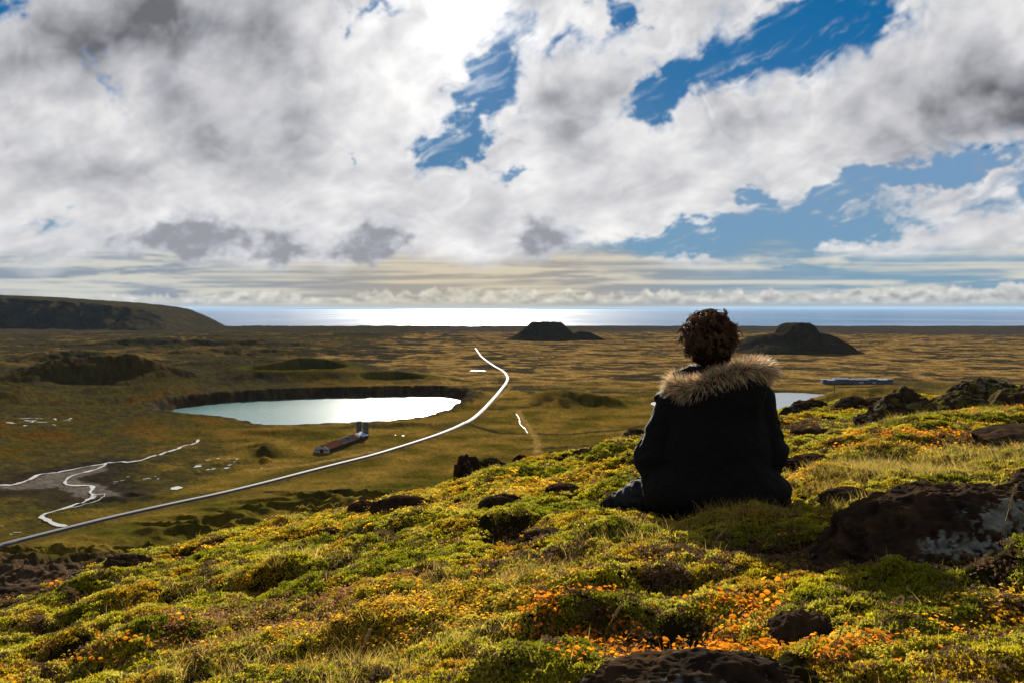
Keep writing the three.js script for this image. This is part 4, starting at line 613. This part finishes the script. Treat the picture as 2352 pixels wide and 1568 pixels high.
{
  const A = [-139, 560], B = [-122.5, 622], len = Math.hypot(B[0] - A[0], B[1] - A[1]), turn = -Math.atan2(B[0] - A[0], B[1] - A[1]), y0 = Math.min(valleyHeight(...A), valleyHeight(...B)) - .1;
  const b = thing('barn', 'long ruined barn with rusty, partly collapsed roof beside the lake', 'barn', [A[0], y0, -A[1]], turn), hw = 6.2, wall = 3.0, ridge = 5.6;
  const part = (n, g, m, p = b) => mesh(n, planUV(g), m, p);
  part('foundation', box(hw * 2 + .6, .5, len + .6, 0, .1, -len / 2), M.concrete);
  for (const s of [-1, 1]) part('side_wall', box(.35, wall, len - .8, s * hw, wall / 2, -len / 2), M.brown);
  const gable = new THREE.Shape([[-hw, 0], [hw, 0], [hw, wall], [hw * .45, ridge - .9], [-hw * .45, ridge - .9], [-hw, wall]].map((p) => new THREE.Vector2(...p)));
  const gw = part('gable_wall', new THREE.ExtrudeGeometry(gable, { depth: .35, bevelEnabled: false }), M.plaster); gw.position.z = 0;
  const door = part('door', box(2.6, 2.7, .12, 0, 1.36, .42), M.red); part('door_handle', box(.1, .25, .08, .9, 1.3, .52), M.grey, door);
  for (const x of [-4.6, -3.2, -2.0, 2.0, 3.2, 4.6]) part('window', box(.8, .8, .1, x, 2.0, .41), M.dark);
  const far = part('gable_wall', new THREE.ExtrudeGeometry(new THREE.Shape([[-hw, 0], [hw, 0], [hw, wall], [0, ridge], [-hw, wall]].map((p) => new THREE.Vector2(...p))), { depth: .35, bevelEnabled: false }), M.brown); far.position.z = -len;
  const pitch = Math.atan2(ridge - wall, hw), sl = Math.hypot(hw, ridge - wall) + .3, n = 14, gq = mulberry(5);
  for (let i = 0; i < n; i++) for (const s of [-1, 1]) {
    const gone = (i > 4 && i < 10 && s > 0) || (i > 5 && i < 9), z = -(i + .5) * len / n; if (gone) { for (let k = 0; k < 2; k++) { const g = box(sl, .16, .14, 0, 0, 0); g.rotateZ(-s * pitch); g.translate(s * hw / 2, (wall + ridge) / 2 - (i === 7 ? .5 : 0), z + (k - .5) * 2.2); part('rafter', g, M.dark); } continue; }
    const end = i >= n - 2, g = box(sl, .14, len / n - .06, 0, 0, 0); g.rotateZ(-s * (pitch + (end ? 0 : (gq() - .5) * .05))); g.translate(s * hw / 2, (wall + ridge) / 2 + .1 - (end ? 0 : gq() * .12), z); part('roof_panel', g, end ? (s > 0 ? M.blue : M.white) : i === n - 3 ? M.red : M.rust);
  }
  part('ridge_beam', box(.2, .25, len - .5, 0, ridge + .02, -len / 2), M.dark);
  for (const [x, d, label] of [[-126.5, 633.5, 'left one of two grey concrete silos behind the ruined barn'], [-120.2, 630, 'right one of two grey concrete silos behind the ruined barn']]) {
    const s = thing('silo', label, 'silo', [x, valleyHeight(x, d) - .2, -d], 0, 'twin silos'), h = 11.8, r = 2.25;
    for (let i = 0; i < 8; i++) { const g = new THREE.CylinderGeometry(r, r, h / 8 - .06, 28, 1, true); g.translate(0, (i + .5) * h / 8, 0); mesh('ring', planUV(g), M.concrete, s); }
    mesh('core', new THREE.CylinderGeometry(r - .05, r - .05, h - .1, 28), M.concrete, s).position.y = h / 2; const rimG = new THREE.TorusGeometry(r, .12, 8, 28); rimG.rotateX(Math.PI / 2); rimG.translate(0, h, 0); mesh('rim', rimG, M.concrete, s);
    mesh('hatch', box(.9, 1.1, .2, .3, 1.2, r - .02), M.dark, s);
  }
}
// ---------------------------------------------------------------- long low building by the pale lake
{
  const y0 = Math.max(valleyHeight(440, 1078), valleyHeight(530, 1083)) , t = thing('long_building', 'long low blue-grey building with white roofs right of the pale lake', 'building', [436, y0 - .3, -1079], -.05);
  const part = (n, g, m, p = t) => mesh(n, planUV(g), m, p);
  for (const [x0, x1, h, z, wm, rm, gab] of [[0, 6, 5.4, 0, M.slate, M.slate, 0], [6, 18, 4.4, 1, M.slate, M.white, 1.2], [17.2, 37, 6.0, 2, M.slate, M.white, 1.5], [36, 44, 5.6, 0, M.slate, M.slate, 0], [43, 64, 5.2, 1, M.slate, M.white, 1.6], [63.5, 76, 6.6, 2.5, M.slate, M.grey, .6], [75.5, 89, 5.6, 0, M.slate, M.white, .9], [88.5, 97, 6.3, 1.5, M.slate, M.slate, 0]]) {
    const w = x1 - x0, cx = (x0 + x1) / 2, wallP = part('wall', box(w, h, 11, cx, h / 2, -z), wm);
    if (gab) { const g = new THREE.ExtrudeGeometry(new THREE.Shape([[-6.2, 0], [6.2, 0], [0, gab + .6]].map((p) => new THREE.Vector2(...p))), { depth: w + .4, bevelEnabled: false }); g.rotateY(Math.PI / 2); g.translate(x0 - .2, h + .003, -z); part('roof', g, rm); } else part('roof', box(w + .3, .35, 11.4, cx, h + .18, -z), rm);
    for (let x = x0 + 1.6; x < x1 - 1; x += 2.6) { const win = part('window', box(1.3, 1.3, .1, x, h * .62, 5.55 - z), M.glass, wallP); part('window_frame', box(1.5, .12, .14, x, h * .62 - .72, 5.57 - z), M.white, win); }
  }
  const d0 = part('door', box(1.6, 2.4, .12, 39.5, 1.3, 5.58), M.dark); part('door_handle', box(.1, .3, .1, 40, 1.2, 5.7), M.white, d0);
  for (const [x, z, w, label] of [[487, -1068, 5.5, 'small white-roofed shed in front of the long building, left one'], [505.5, -1069, 4, 'small white-roofed shed in front of the long building, right one']]) {
    const s = thing('shed', label, 'shed', [x, valleyHeight(x, -z) - .1, z], .1); mesh('wall', planUV(box(w, 2, 3, 0, 1, 0)), M.slate, s); const g = new THREE.ExtrudeGeometry(new THREE.Shape([[-1.8, 0], [1.8, 0], [0, 1.1]].map((p) => new THREE.Vector2(...p))), { depth: w + .4, bevelEnabled: false }); g.rotateY(Math.PI / 2); g.translate(-w / 2 - .2, 2.003, 0); mesh('roof', planUV(g), M.white, s);
  }
  const px = 383, pd = 909, p = thing('utility_pole', 'lone pole standing between the pale lake and the long building', 'pole', [px, valleyHeight(px, pd) - .3, -pd]);
  const pole = new THREE.CylinderGeometry(.22, .34, 16.5, 10); pole.translate(0, 8.25, 0); mesh('post', pole, M.brown, p); mesh('cross_arm', box(3, .22, .2, 0, 15.4, .3), M.brown, p); for (const x of [-1.2, 0, 1.2]) { const g = new THREE.CylinderGeometry(.09, .12, .5, 8); g.translate(x, 15.76, .3); mesh('insulator', g, M.white, p); }
}
renderer.render(scene, camera);
